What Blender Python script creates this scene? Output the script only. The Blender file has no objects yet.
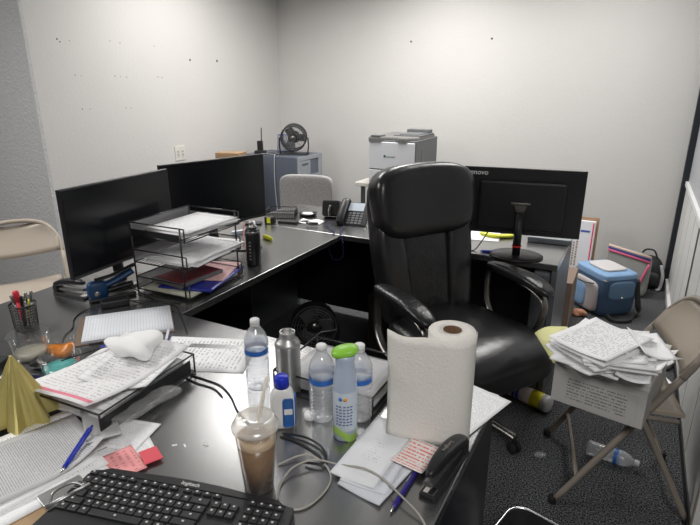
import bpy, bmesh, math, random
from mathutils import Vector, Matrix, Euler
random.seed(7)
R = math.radians
PI = math.pi
C = bpy.context.scene.collection
S = bpy.context.scene

# ---------------------------------------------------------------- camera
cam_d = bpy.data.cameras.new('camera')
cam = bpy.data.objects.new('camera', cam_d); C.objects.link(cam)
cam_d.sensor_fit = 'HORIZONTAL'; cam_d.sensor_width = 36.0
cam_d.lens = 36.0 * 540 / 700
cam_d.clip_start = 0.02
cam.location = (0, 0, 1.54)
cam.rotation_euler = (R(90 - 18.4), 0, R(27.8))
S.camera = cam

# ---------------------------------------------------------------- world, lights, exposure
w = bpy.data.worlds.new('world'); S.world = w; w.use_nodes = True
w.node_tree.nodes['Background'].inputs[0].default_value = (.9, .95, 1, 1)
w.node_tree.nodes['Background'].inputs[1].default_value = 0.3
S.view_settings.view_transform = 'Standard'
S.view_settings.look = 'None'
S.view_settings.gamma = 1
S.view_settings.use_curve_mapping = False
S.view_settings.exposure = 0.38
CEIL = 2.62
LAMPS = [  # x, y, sx, sy, watts, spread
    (-2.60, 3.25, .60, 1.15, 18, 160),
    (-0.30, 3.75, .60, 1.15, 14.5, 160),
    (-1.55, 3.90, .60, .60, 23, 162),
    (-3.00, 0.30, .60, 1.15, 40, 170),  # unseen fill lamp, added to brighten the alcove wall and left front
    (0.6, -0.50, .60, 1.15, 30, 170),  # unseen fill lamp, added to lift the foreground from the camera side
]
def area(name, loc, sx, sy, watts, spread, color=(1, .985, .96)):
    l = bpy.data.lights.new(name, 'AREA'); l.shape = 'RECTANGLE'; l.size = sx; l.size_y = sy
    l.energy = watts; l.color = color; l.spread = R(spread)
    o = bpy.data.objects.new(name, l); C.objects.link(o); o.location = loc
    return o
for (x, y, sx, sy, W_, sp) in LAMPS:
    area('troffer_and_fill_light', (x, y, CEIL - .045), sx * .9, sy * .9, W_, sp)

# ---------------------------------------------------------------- materials
MATS = {}
def nodes(name):
    m = bpy.data.materials.new(name); m.use_nodes = True
    nt = m.node_tree; return m, nt, nt.nodes['Principled BSDF']
def mat(name, col, rough=.5, metal=0, spec=.5, bump=0, bscale=200, var=0, vscale=8, coat=0, emit=0, trans=0, ior=1.45, bdist=.002):
    if name in MATS: return MATS[name]
    m, nt, b = nodes(name)
    c = (*col, 1)
    b.inputs['Base Color'].default_value = c
    b.inputs['Roughness'].default_value = rough
    b.inputs['Metallic'].default_value = metal
    b.inputs['Specular IOR Level'].default_value = spec
    b.inputs['Coat Weight'].default_value = coat
    b.inputs['Coat Roughness'].default_value = .25; b.inputs['Coat IOR'].default_value = 1.7
    b.inputs['Transmission Weight'].default_value = trans
    b.inputs['IOR'].default_value = ior
    if emit:
        b.inputs['Emission Color'].default_value = c; b.inputs['Emission Strength'].default_value = emit
    tc = nt.nodes.new('ShaderNodeTexCoord')
    if True:
        n = nt.nodes.new('ShaderNodeTexNoise'); n.inputs['Scale'].default_value = vscale; n.inputs['Detail'].default_value = 5
        nt.links.new(tc.outputs['Object'], n.inputs['Vector'])
        mx = nt.nodes.new('ShaderNodeMixRGB'); v = max(var, .04)
        mx.inputs[1].default_value = (*[x * (1 - v) for x in col], 1)
        mx.inputs[2].default_value = (*[min(1, x * (1 + v)) for x in col], 1)
        nt.links.new(n.outputs['Fac'], mx.inputs[0]); nt.links.new(mx.outputs[0], b.inputs['Base Color'])
    if bump:
        n2 = nt.nodes.new('ShaderNodeTexNoise'); n2.inputs['Scale'].default_value = bscale; n2.inputs['Detail'].default_value = 3
        nt.links.new(tc.outputs['Object'], n2.inputs['Vector'])
        bp = nt.nodes.new('ShaderNodeBump'); bp.inputs['Strength'].default_value = bump; bp.inputs['Distance'].default_value = bdist
        nt.links.new(n2.outputs['Fac'], bp.inputs['Height']); nt.links.new(bp.outputs['Normal'], b.inputs['Normal'])
    MATS[name] = m
    return m

def clear_mat(name, tint=(1, 1, 1), haze=.12, rough=.05, bump=0):
    """thin clear plastic / glass: mostly see-through, fresnel gloss, a little milky"""
    m = bpy.data.materials.new(name); m.use_nodes = True; nt = m.node_tree; nt.nodes.clear()
    out = nt.nodes.new('ShaderNodeOutputMaterial')
    tr = nt.nodes.new('ShaderNodeBsdfTransparent'); tr.inputs[0].default_value = (*tint, 1)
    gl = nt.nodes.new('ShaderNodeBsdfGlossy'); gl.inputs['Roughness'].default_value = rough
    df = nt.nodes.new('ShaderNodeBsdfDiffuse'); df.inputs[0].default_value = (*[min(1, t) * .85 for t in tint], 1)
    lw = nt.nodes.new('ShaderNodeLayerWeight'); lw.inputs[0].default_value = .22
    m1 = nt.nodes.new('ShaderNodeMixShader'); m2 = nt.nodes.new('ShaderNodeMixShader')
    m1.inputs[0].default_value = haze
    nt.links.new(tr.outputs[0], m1.inputs[1]); nt.links.new(df.outputs[0], m1.inputs[2])
    pw_ = nt.nodes.new('ShaderNodeMath'); pw_.operation = 'POWER'; pw_.inputs[1].default_value = 2.2
    lw.inputs[0].default_value = .5; nt.links.new(lw.outputs['Facing'], pw_.inputs[0])
    ma_ = nt.nodes.new('ShaderNodeMath'); ma_.operation = 'MULTIPLY_ADD'; ma_.inputs[1].default_value = .55; ma_.inputs[2].default_value = .07
    nt.links.new(pw_.outputs[0], ma_.inputs[0]); nt.links.new(ma_.outputs[0], m2.inputs[0]); nt.links.new(m1.outputs[0], m2.inputs[1]); nt.links.new(gl.outputs[0], m2.inputs[2])
    if bump:
        n = nt.nodes.new('ShaderNodeTexNoise'); n.inputs['Scale'].default_value = 60
        bp = nt.nodes.new('ShaderNodeBump'); bp.inputs['Strength'].default_value = bump; bp.inputs['Distance'].default_value = .01
        nt.links.new(n.outputs[0], bp.inputs['Height'])
        nt.links.new(bp.outputs[0], gl.inputs['Normal']); nt.links.new(bp.outputs[0], lw.inputs['Normal'])
    nt.links.new(m2.outputs[0], out.inputs[0])
    return m

def print_mat(name, base=(.92, .92, .93), ink=(.12, .12, .14), rows=28, words=14, dens=.5, strength=.6, margin=.08, rules=0, band=None, vcols=0):
    """paper with rows of print laid out in the sheet's own UV square"""
    m, nt, b = nodes(name)
    L = nt.links.new
    def N(t, **k):
        n = nt.nodes.new(t)
        for a, v in k.items(): setattr(n, a, v)
        return n
    def M(op, a, b_=None):
        n = N('ShaderNodeMath', operation=op)
        for i, x in enumerate((a, b_)):
            if x is None: continue
            if isinstance(x, (int, float)): n.inputs[i].default_value = x
            else: L(x, n.inputs[i])
        return n.outputs[0]
    uv = N('ShaderNodeUVMap'); sp = N('ShaderNodeSeparateXYZ'); L(uv.outputs[0], sp.inputs[0])
    u, v = sp.outputs[0], sp.outputs[1]
    vr = M('MULTIPLY', v, rows); fr = M('FRACT', vr); row = M('FLOOR', vr)
    line = M('MULTIPLY', M('GREATER_THAN', fr, .35), M('LESS_THAN', fr, .78))
    cb = N('ShaderNodeCombineXYZ'); L(M('MULTIPLY', u, words * 3), cb.inputs[0]); L(M('MULTIPLY', row, 7.31), cb.inputs[1])
    ns = N('ShaderNodeTexNoise'); ns.inputs['Scale'].default_value = 1.0; ns.inputs['Detail'].default_value = 1; L(cb.outputs[0], ns.inputs['Vector'])
    wd = M('GREATER_THAN', ns.outputs['Fac'], 1 - dens)
    ink_f = M('MULTIPLY', line, wd)
    for c_, op, val in ((u, 'GREATER_THAN', margin), (u, 'LESS_THAN', 1 - margin), (v, 'GREATER_THAN', margin), (v, 'LESS_THAN', 1 - margin)):
        ink_f = M('MULTIPLY', ink_f, M(op, c_, val))
    if rules:
        rr = M('LESS_THAN', M('FRACT', M('MULTIPLY', v, rules)), .12)
        ink_f = M('MAXIMUM', ink_f, M('MULTIPLY', rr, .6))
    if vcols:
        rr = M('LESS_THAN', M('FRACT', M('MULTIPLY', u, vcols)), .05)
        ink_f = M('MAXIMUM', ink_f, M('MULTIPLY', rr, .5))
    mx = N('ShaderNodeMixRGB'); L(M('MULTIPLY', ink_f, strength), mx.inputs[0])
    mx.inputs[1].default_value = (*base, 1); mx.inputs[2].default_value = (*ink, 1)
    col = mx.outputs[0]
    if band:
        (a0, a1, bc) = band
        f = M('MULTIPLY', M('GREATER_THAN', v, a0), M('LESS_THAN', v, a1))
        f = M('MULTIPLY', f, M('MULTIPLY', M('GREATER_THAN', u, .08), M('LESS_THAN', u, .97)))
        m2 = N('ShaderNodeMixRGB'); L(f, m2.inputs[0]); L(col, m2.inputs[1]); m2.inputs[2].default_value = (*bc, 1); col = m2.outputs[0]
    L(col, b.inputs['Base Color']); b.inputs['Roughness'].default_value = .65; b.inputs['Specular IOR Level'].default_value = .3
    return m

# walls: painted orange-peel drywall
WALL = mat('wall_paint', (.575, .562, .545), .75, spec=.25, bump=.22, bscale=55, var=.02, vscale=1.5, bdist=.006)
WALLT = mat('wall_paint_stipple', (.52, .52, .52), .8, spec=.2, bump=1.0, bscale=70, var=.1, vscale=60, bdist=.008)
CEILM = mat('ceiling_tile', (.75, .75, .73), .9, bump=.5, bscale=120)
def carpet():
    m, nt, b = nodes('carpet')
    tc = nt.nodes.new('ShaderNodeTexCoord')
    n = nt.nodes.new('ShaderNodeTexNoise'); n.inputs['Scale'].default_value = 170; n.inputs['Detail'].default_value = 6
    n3 = nt.nodes.new('ShaderNodeTexNoise'); n3.inputs['Scale'].default_value = 5; n3.inputs['Detail'].default_value = 4
    r = nt.nodes.new('ShaderNodeValToRGB'); r.color_ramp.elements[0].position = .42; r.color_ramp.elements[1].position = .64
    r.color_ramp.elements[0].color = (.012, .012, .014, 1); r.color_ramp.elements[1].color = (.23, .235, .245, 1)
    mx = nt.nodes.new('ShaderNodeMixRGB'); mx.blend_type = 'MULTIPLY'; mx.inputs[0].default_value = .35
    bp = nt.nodes.new('ShaderNodeBump'); bp.inputs['Strength'].default_value = .4; bp.inputs['Distance'].default_value = .002
    L = nt.links.new
    L(tc.outputs['Object'], n.inputs[0]); L(tc.outputs['Object'], n3.inputs[0]); L(n.outputs[0], r.inputs[0])
    L(r.outputs[0], mx.inputs[1]); L(n3.outputs[0], mx.inputs[2]); L(mx.outputs[0], b.inputs['Base Color'])
    L(n.outputs[0], bp.inputs['Height']); L(bp.outputs[0], b.inputs['Normal']); b.inputs['Roughness'].default_value = .95
    b.inputs['Specular IOR Level'].default_value = .1
    return m
CARPET = carpet()
def perforated():
    m, nt, b = nodes('perforated_metal')
    tc = nt.nodes.new('ShaderNodeTexCoord'); v = nt.nodes.new('ShaderNodeTexVoronoi'); v.inputs['Scale'].default_value = 75
    v.inputs['Randomness'].default_value = 0
    r = nt.nodes.new('ShaderNodeValToRGB'); r.color_ramp.elements[0].position = .3; r.color_ramp.elements[1].position = .36
    r.color_ramp.elements[0].color = (.02, .02, .022, 1); r.color_ramp.elements[1].color = (.42, .43, .45, 1)
    nt.links.new(tc.outputs['Object'], v.inputs[0]); nt.links.new(v.outputs['Distance'], r.inputs[0]); nt.links.new(r.outputs[0], b.inputs['Base Color'])
    b.inputs['Roughness'].default_value = .5
    return m

DESK = mat('desk_laminate', (.030, .030, .032), .27, spec=1.0, ior=2.0, coat=1, bump=.05, bscale=900, var=.15, vscale=30)
DESKP = mat('desk_panel', (.012, .013, .017), .28, spec=.4, var=.1)
DESKG = mat('desk_grey_panel', (.10, .105, .115), .4)
BLACK = mat('black_plastic', (.016, .016, .018), .38)
BLACKM = mat('black_matte_plastic', (.02, .02, .022), .6)
RUBBER = mat('black_rubber', (.012, .012, .012), .8)
SCREEN = mat('monitor_screen', (.008, .009, .011), .22, spec=.5)
LEATHER = mat('black_leather', (.014, .014, .016), .30, spec=.8, bump=.16, bscale=11, bdist=.02)
LEATHER2 = mat('black_leather_fine', (.012, .012, .014), .34, spec=.8, bump=.3, bscale=22, bdist=.02)
SILVER = mat('silver_metal', (.55, .55, .54), .25, metal=1)
GUN = mat('gunmetal', (.22, .21, .20), .3, metal=1)
STEEL = mat('brushed_steel', (.42, .42, .42), .38, metal=1, bump=.2, bscale=90, var=.2, vscale=40)
CHROME = mat('chrome', (.8, .8, .8), .12, metal=1)
WIRE = mat('black_wire', (.015, .015, .016), .35, spec=.6)
BEIGE = mat('beige_enamel', (.40, .345, .285), .38)
BEIGED = mat('taupe_enamel', (.27, .235, .20), .38)
GREYCAB = mat('grey_cabinet', (.115, .13, .165), .45)
GREYCAB2 = mat('grey_cabinet_face', (.30, .32, .345), .45)
FABRIC = mat('grey_chair_fabric', (.30, .29, .285), .95, bump=.8, bscale=300, var=.5, vscale=110)
WHITE = mat('white_plastic', (.75, .75, .75), .4)
OFFW = mat('offwhite_plastic', (.62, .60, .55), .5)
PAPER = mat('plain_paper', (.92, .92, .93), .7, spec=.2)
PAPERG = mat('grey_paper', (.42, .42, .43), .7, spec=.2)
TOWEL = mat('paper_towel', (.80, .775, .73), .95, spec=.1, bump=.6, bscale=160, bdist=.003)
CARD = mat('brown_cardboard', (.33, .21, .12), .8, var=.1)
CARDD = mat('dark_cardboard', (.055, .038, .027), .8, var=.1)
GOLD = mat('gold_foil', (.62, .53, .20), .42, metal=.55, var=.2, bump=.3, bscale=40)
BLUE = mat('blue_plastic', (.01, .03, .40), .35)
NAVY = mat('navy_plastic', (.01, .05, .14), .4)
RED = mat('red_plastic', (.70, .03, .06), .4)
REDC = mat('red_card', (.75, .10, .13), .6)
PINK = mat('pink_paper', (.85, .36, .36), .7)
YEL = mat('yellow_plastic', (.75, .78, .04), .4)
YELP = mat('yellow_paper', (.80, .78, .38), .7)
CLEAR = clear_mat('clear_plastic', haze=.06, rough=.08)
CLEARB = clear_mat('clear_bottle', (.97, .98, 1), haze=.34, rough=.05)
GLASSY = clear_mat('clear_tub', (.97, .98, .97), haze=.05, rough=.05)
WRAP = clear_mat('plastic_wrap', haze=.22, rough=.10, bump=1.0)
WHITE_BLOB = mat('white_blob', (.92, .92, .92), .95, spec=.1)
P_TEXT = print_mat('printed_page', rows=46, words=22, dens=.55, strength=.5)
P_FORM = print_mat('form_page', rows=22, words=12, dens=.52, strength=.45, rules=11, vcols=4)
P_LIST = print_mat('list_page', rows=24, words=9, dens=.50, strength=.5)
P_LINED = print_mat('lined_pad', base=(.80, .82, .86), ink=(.25, .30, .42), rows=30, words=1, dens=.0, rules=30, strength=.75)
P_PINKBAND = print_mat('pink_banded_page', base=(.86, .85, .86), rows=26, words=14, dens=.5, strength=.35, band=(.045, .085, (.80, .25, .33)))
P_GREY = print_mat('dense_grey_page', base=(.60, .60, .61), rows=60, words=26, dens=.6, strength=.5)
P_RED = print_mat('red_handwriting', base=(.78, .74, .72), ink=(.75, .10, .08), rows=9, words=7, dens=.56, strength=.8, margin=.05)
P_ENV = print_mat('addressed_envelope', base=(.74, .75, .78), ink=(.3, .2, .25), rows=26, words=9, dens=.42, strength=.35, margin=.3)
P_BOX = print_mat('printed_carton', base=(.50, .485, .47), ink=(.14, .14, .14), rows=9, words=16, dens=.55, strength=.75, margin=.12)
P_PINKN = print_mat('pink_note', base=(.85, .36, .36), ink=(.45, .12, .14), rows=5, words=6, dens=.5, strength=.6)

# ---------------------------------------------------------------- mesh helpers
class MB:
    def __init__(s):
        s.bm = bmesh.new(); s.uv = s.bm.loops.layers.uv.new('UVMap'); s.mi = 0; s.T = Matrix.Identity(4)
    def _merge(s, tb, M=None):
        if M is not None: tb.transform(M)
        tb.transform(s.T)
        vs = [s.bm.verts.new(v.co) for v in tb.verts]; tb.verts.index_update()
        uvl = tb.loops.layers.uv.active
        for f in tb.faces:
            try: nf = s.bm.faces.new([vs[v.index] for v in f.verts])
            except ValueError: continue
            nf.smooth = f.smooth; nf.material_index = s.mi
            if uvl:
                for a, b in zip(nf.loops, f.loops): a[s.uv].uv = b[uvl].uv
        tb.free(); return s
    def box(s, x0, y0, z0, x1, y1, z1, bev=0, seg=2, M=None):
        tb = bmesh.new(); bmesh.ops.create_cube(tb, size=1)
        for v in tb.verts: v.co = Vector((x0 + (v.co.x + .5) * (x1 - x0), y0 + (v.co.y + .5) * (y1 - y0), z0 + (v.co.z + .5) * (z1 - z0)))
        if bev: bmesh.ops.bevel(tb, geom=list(tb.edges), offset=bev, segments=seg, affect='EDGES', profile=.5)
        tb.normal_update()
        uvl = tb.loops.layers.uv.new('UVMap')
        for f in tb.faces:
            n = f.normal
            for l in f.loops:
                c = l.vert.co
                a = ((c.x - x0) / (x1 - x0), (c.y - y0) / (y1 - y0), (c.z - z0) / (z1 - z0))
                if abs(n.z) > .7: l[uvl].uv = (a[0], a[1])
                elif abs(n.y) > .7: l[uvl].uv = (a[0], a[2])
                else: l[uvl].uv = (a[1], a[2])
        return s._merge(tb, M)
    def lathe(s, prof, seg=28, M=None, smooth=True, fn=None):
        tb = bmesh.new(); rings = []
        for (r, z) in prof:
            if r < 1e-5: rings.append([tb.verts.new((0, 0, z))])
            else:
                ring = []
                for i in range(seg):
                    a = 2 * PI * i / seg
                    p = Vector((r * math.cos(a), r * math.sin(a), z))
                    ring.append(tb.verts.new(fn(p, a) if fn else p))
                rings.append(ring)
        for a, b in zip(rings, rings[1:]):
            for i in range(seg):
                j = (i + 1) % seg
                if len(a) == 1 and len(b) == 1: continue
                if len(a) == 1: f = tb.faces.new((a[0], b[j], b[i])) if False else tb.faces.new((a[0], b[i], b[j]))
                elif len(b) == 1: f = tb.faces.new((a[i], a[j], b[0]))
                else: f = tb.faces.new((a[i], a[j], b[j], b[i]))
                f.smooth = smooth
        bmesh.ops.recalc_face_normals(tb, faces=list(tb.faces))
        return s._merge(tb, M)
    def cyl(s, x, y, z0, z1, r, seg=24, r2=None, M=None):
        r2 = r if r2 is None else r2
        e = min(.002, r * .2, abs(z1 - z0) * .3)
        return s.lathe([(0, z0), (r - e, z0), (r, z0 + e), (r2, z1 - e), (r2 - e, z1), (0, z1)], seg, M=(M or Matrix.Identity(4)) @ Matrix.Translation((x, y, 0)))
    def tube(s, pts, r, seg=8, smooth_path=True, closed=False, flat=None, M=None):
        P = [Vector(p) for p in pts]
        if smooth_path and len(P) > 2: P = catmull(P, closed)
        tb = bmesh.new(); n = len(P); rings = []
        up = None
        for i in range(n):
            if closed: t = P[(i + 1) % n] - P[i - 1]
            else: t = P[min(i + 1, n - 1)] - P[max(i - 1, 0)]
            if t.length < 1e-9: t = Vector((0, 0, 1))
            t.normalize()
            if up is None:
                up = Vector((0, 0, 1)) if abs(t.z) < .9 else Vector((1, 0, 0))
                if flat is not None: up = Vector(flat[2])
            u = up - t * up.dot(t)
            if u.length < 1e-6: u = t.orthogonal()
            u.normalize(); up = u if flat is None else up
            v = t.cross(u)
            ru, rv = (r, r) if flat is None else (flat[0], flat[1])
            rings.append([tb.verts.new(P[i] + u * ru * math.cos(2 * PI * k / seg) + v * rv * math.sin(2 * PI * k / seg)) for k in range(seg)])
        m = n if closed else n - 1
        for i in range(m):
            a, b = rings[i], rings[(i + 1) % n]
            for k in range(seg):
                f = tb.faces.new((a[k], a[(k + 1) % seg], b[(k + 1) % seg], b[k])); f.smooth = True
        if not closed:
            tb.faces.new(rings[0]); tb.faces.new(rings[-1])
        bmesh.ops.recalc_face_normals(tb, faces=list(tb.faces))
        return s._merge(tb, M)
    def puff(s, c, size, e=5, n=10, fn=None, M=None):
        """rounded cushion: a subdivided cube pushed onto a superellipsoid"""
        tb = bmesh.new(); bmesh.ops.create_cube(tb, size=2)
        bmesh.ops.subdivide_edges(tb, edges=list(tb.edges), cuts=n, use_grid_fill=True)
        for v in tb.verts:
            p = v.co; k = (abs(p.x) ** e + abs(p.y) ** e + abs(p.z) ** e) ** (-1 / e)
            q = Vector((p.x * k * size[0] / 2, p.y * k * size[1] / 2, p.z * k * size[2] / 2))
            if fn: q = fn(q)
            v.co = q + Vector(c)
        for f in tb.faces: f.smooth = True
        return s._merge(tb, M)
    def sheet(s, w, h, nx=8, ny=10, fn=None, th=.0007, M=None, xf=None):
        tb = bmesh.new(); uvl = tb.loops.layers.uv.new('UVMap')
        def grid(dz, flip):
            g = [[None] * (ny + 1) for _ in range(nx + 1)]
            for i in range(nx + 1):
                for j in range(ny + 1):
                    x, y = (i / nx - .5) * w, (j / ny - .5) * h
                    p = Vector((xf(x, y) if xf else x, y, fn(x, y) if fn else 0))
                    if isinstance(p.z, tuple): pass
                    g[i][j] = tb.verts.new(p + Vector((0, 0, dz)))
            for i in range(nx):
                for j in range(ny):
                    q = [(i, j), (i + 1, j), (i + 1, j + 1), (i, j + 1)]
                    if flip: q = q[::-1]
                    f = tb.faces.new([g[a][b] for a, b in q]); f.smooth = True
                    for l, (a, b) in zip(f.loops, q): l[uvl].uv = (a / nx, b / ny)
            return g
        a = grid(th, False); b = grid(0, True)
        rim = [(i, 0) for i in range(nx)] + [(nx, j) for j in range(ny)] + [(i, ny) for i in range(nx, 0, -1)] + [(0, j) for j in range(ny, 0, -1)]
        for k in range(len(rim)):
            p, q = rim[k], rim[(k + 1) % len(rim)]
            tb.faces.new((a[p[0]][p[1]], b[p[0]][p[1]], b[q[0]][q[1]], a[q[0]][q[1]]))
        return s._merge(tb, M)
    def prism(s, poly, z0, z1, bev=0, M=None, seg=2):
        tb = bmesh.new()
        a = [tb.verts.new((x, y, z0)) for x, y in poly]; b = [tb.verts.new((x, y, z1)) for x, y in poly]
        n = len(poly); tb.faces.new(a[::-1]); tb.faces.new(b)
        for i in range(n): tb.faces.new((a[i], a[(i + 1) % n], b[(i + 1) % n], b[i]))
        bmesh.ops.recalc_face_normals(tb, faces=list(tb.faces))
        if bev:
            ed = [e for e in tb.edges if all(abs(v.co.z - z1) < 1e-6 for v in e.verts)]
            bmesh.ops.bevel(tb, geom=ed, offset=bev, segments=seg, affect='EDGES', profile=.5)
        return s._merge(tb, M)
    def build(s, name, m, parent=None, loc=None, rotz=None):
        me = bpy.data.meshes.new(name); s.bm.to_mesh(me); s.bm.free()
        for x in (m if isinstance(m, (list, tuple)) else [m]): me.materials.append(x)
        o = bpy.data.objects.new(name, me); C.objects.link(o)
        if parent: o.parent = parent
        if loc: o.location = loc
        if rotz is not None: o.rotation_euler = (0, 0, R(rotz))
        return o
def catmull(P, closed=False, k=6):
    out = []; n = len(P); m = n if closed else n - 1
    for i in range(m):
        p1, p2 = P[i], P[(i + 1) % n]
        p0 = P[i - 1] if (closed or i > 0) else p1 * 2 - p2
        p3 = P[(i + 2) % n] if (closed or i + 2 < n) else p2 * 2 - p1
        for j in range(k):
            t = j / k
            out.append(.5 * ((2 * p1) + (-p0 + p2) * t + (2 * p0 - 5 * p1 + 4 * p2 - p3) * t * t + (-p0 + 3 * p1 - 3 * p2 + p3) * t ** 3))
    if not closed: out.append(P[-1])
    return out
def thing(name, label, cat, loc=(0, 0, 0), rotz=0, group=None):
    o = bpy.data.objects.new(name, None); C.objects.link(o); o.empty_display_size = .05
    o.location = loc; o.rotation_euler = (0, 0, R(rotz)); return tag(o, label, cat, group)
def tag(o, label, cat, group=None):
    o['label'] = label; o['category'] = cat
    if group: o['group'] = group
    return o
def struct(o): o['kind'] = 'structure'; return o
def text(name, body, size, m, parent=None, loc=(0, 0, 0), rot=(0, 0, 0), ext=.0003, align='CENTER', bold=0):
    cu = bpy.data.curves.new(name + '_c', 'FONT'); cu.body = body; cu.size = size; cu.extrude = ext; cu.align_x = align; cu.align_y = 'CENTER'; cu.offset = bold
    t = bpy.data.objects.new('tmp', cu); C.objects.link(t)
    me = bpy.data.meshes.new_from_object(t); bpy.data.objects.remove(t); bpy.data.curves.remove(cu)
    me.materials.append(m); o = bpy.data.objects.new(name, me); C.objects.link(o)
    if parent: o.parent = parent
    o.location = loc; o.rotation_euler = rot
    return o
def TR(x, y, z, rx=0, ry=0, rz=0):
    return Matrix.Translation((x, y, z)) @ Euler((R(rx), R(ry), R(rz))).to_matrix().to_4x4()
DZ = .74   # desk height

# ================================================================ SETTING
struct(MB().box(-7, -3, -.1, 3, 5.1, 0).build('floor', CARPET))
struct(MB().box(-7, -3, CEIL, 3, 5.1, CEIL + .1).build('ceiling', CEILM))
wb = struct(MB().box(-3.6, 4.85, 0, 3, 5.0, CEIL).build('wall_back', WALL))
struct(MB().box(-3.38, 4.84, 0, .33, 4.85, .10, .002).build('baseboard_back', mat('grey_vinyl_base', (.10, .105, .11), .5)))
struct(MB().box(-3.50, 2.215, 0, -3.38, 4.86, CEIL).build('wall_left', WALL))
struct(MB().box(-3.38, 2.22, 0, -3.372, 4.84, .10, .002).build('baseboard_left', mat('grey_vinyl_base', (.10, .105, .11), .5)))
struct(MB().box(-7, 2.195, 0, -3.38, 2.2145, CEIL).build('wall_alcove', WALLT))
struct(MB().box(-7.1, -3, 0, -7, 2.21, CEIL).build('wall_far_left', WALLT))
struct(MB().box(-7, -3.1, 0, 3, -3, CEIL).build('wall_front', WALL))
struct(MB().box(3, -3, 0, 3.1, 5, CEIL).build('wall_far_right', WALL))
# partition on the right: dark post, white panels below, perforated metal above
pw = bpy.data.objects.new('wall_right', None); C.objects.link(pw); pw.location = (.36, 4.8, 0); pw['kind'] = 'structure'
PWP = mat('white_partition_panel', (.62, .62, .60), .5, var=.05)
mb = MB(); mb.box(-.035, -.02, 0, .025, .045, CEIL, .002); mb.build('post', mat('black_anodised', (.015, .018, .024), .45), pw)
for (y0, y1) in ((-1.36, -.025), (-2.9, -1.39)):
    mb = MB(); mb.box(0, y0, .05, .03, y1, .80, .002); lp = mb.build('lower_panel', PWP, pw)
    mb = MB(); mb.box(-.004, y0 + .001, .05, .001, y0 + .022, .80, .001); mb.build('edge_trim', BEIGED, lp)
mb = MB()
for yy in (-.35, -.7, -1.05, -1.75, -2.1, -2.45): mb.box(-.0012, yy, .06, .001, yy + .004, .79)
mb.build('panel_seam', mat('seam_grey', (.5, .5, .48), .6), pw)
mb = MB(); mb.box(.005, -1.385, .05, .025, -1.365, .8); mb.build('panel_gap', RUBBER, pw)
mb = MB(); mb.box(-.012, -2.9, .80, .034, -.02, .835, .004); mb.build('top_rail', mat('white_rail', (.7, .7, .7), .4), pw)
mb = MB(); mb.box(.008, -2.9, .835, .02, -.02, 2.35); mb.build('mesh_panel', perforated(), pw)
mb = MB(); mb.box(-.02, -1.2, 0, .02, -.02, .05, .003); mb.build('floor_rail', mat('white_rail', (.7, .7, .7), .4), pw)
mb = MB(); mb.box(-.005, -2.9, 0, .03, -1.2, .05, .003); mb.build('kick_rail', BLACKM, pw)
# wall scars: screw holes and scuffs
mb = MB()
for (y, z_, r) in ((2.412, 1.805, .006), (2.5, 1.80, .003), (2.816, 1.817, .004), (2.90, 1.81, .004), (3.213, 1.806, .004), (3.585, 1.719, .010), (3.915, 1.722, .011),
                   (2.502, 1.589, .004), (2.55, 1.585, .003), (2.82, 1.586, .004), (2.87, 1.583, .003), (2.92, 1.58, .004), (3.22, 1.583, .004), (3.26, 1.58, .004), (2.52, 1.372, .004), (2.58, 1.37, .003), (2.881, 1.365, .004), (2.93, 1.362, .003), (2.43, 1.79, .005)):
    mb.lathe([(0, .0012), (r * .7, .001), (r, 0)], 8, M=TR(-3.38, y, z_, 0, 90, 0))
mb.build('wall_screw_holes', mat('dark_hole', (.06, .055, .05), .9))['kind'] = 'structure'
mb = MB()
for x in (-1.941, -1.22): mb.lathe([(0, .0012), (.006, .001), (.009, 0)], 8, M=TR(x, 4.85, 1.89, 90, 0, 0))
mb.build('wall_nail_holes', mat('dark_hole', (.06, .055, .05), .9))['kind'] = 'structure'
# outlet
t = thing('wall_outlet', 'cream double wall outlet above the screens on the left wall', 'outlet', (-3.38, 3.372, .985))
mb = MB(); mb.box(0, -.057, -.06, .006, .057, .06, .003); mb.build('cover_plate', OFFW, t)
for s_ in (-1, 1):
    mb = MB(); mb.box(.005, s_ * .026 - .012, -.028, .009, s_ * .026 + .012, .028, .003); so = mb.build('socket', OFFW, t)
    mb = MB()
    for dz in (-.012, .012): mb.box(.0088, s_ * .026 - .004, dz - .005, .0096, s_ * .026 + .004, dz + .005)
    mb.build('slot', BLACKM, so)
# ceiling fixtures; the front-left one and the rear one are added fill
wh = mat('lamp_diffuser', (1, .98, .95), .5, emit=2.0)
where = ['nearest the left wall', 'nearest the right partition', 'of square shape above the printer', 'added as fill at the front left', 'added as fill behind the camera']
for (x, y, sx, sy, W_, sp), wr in zip(LAMPS, where):
    t = thing('ceiling_and_fill_light', 'flat white rectangular ceiling light ' + wr, 'ceiling light', (x, y, CEIL), 0, 'ceiling lights')
    mb = MB()
    for (a, b, c_, d) in ((-sx / 2, -sy / 2, sx / 2, -sy / 2 + .03), (-sx / 2, sy / 2 - .03, sx / 2, sy / 2), (-sx / 2, -sy / 2 + .03, -sx / 2 + .03, sy / 2 - .03), (sx / 2 - .03, -sy / 2 + .03, sx / 2, sy / 2 - .03)): mb.box(a, b, -.04, c_, d, 0)
    mb.build('frame', WHITE, t)
    mb = MB(); mb.box(-sx / 2 + .03, -sy / 2 + .03, -.03, sx / 2 - .03, sy / 2 - .03, -.02); mb.build('diffuser', wh, t)

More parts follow.
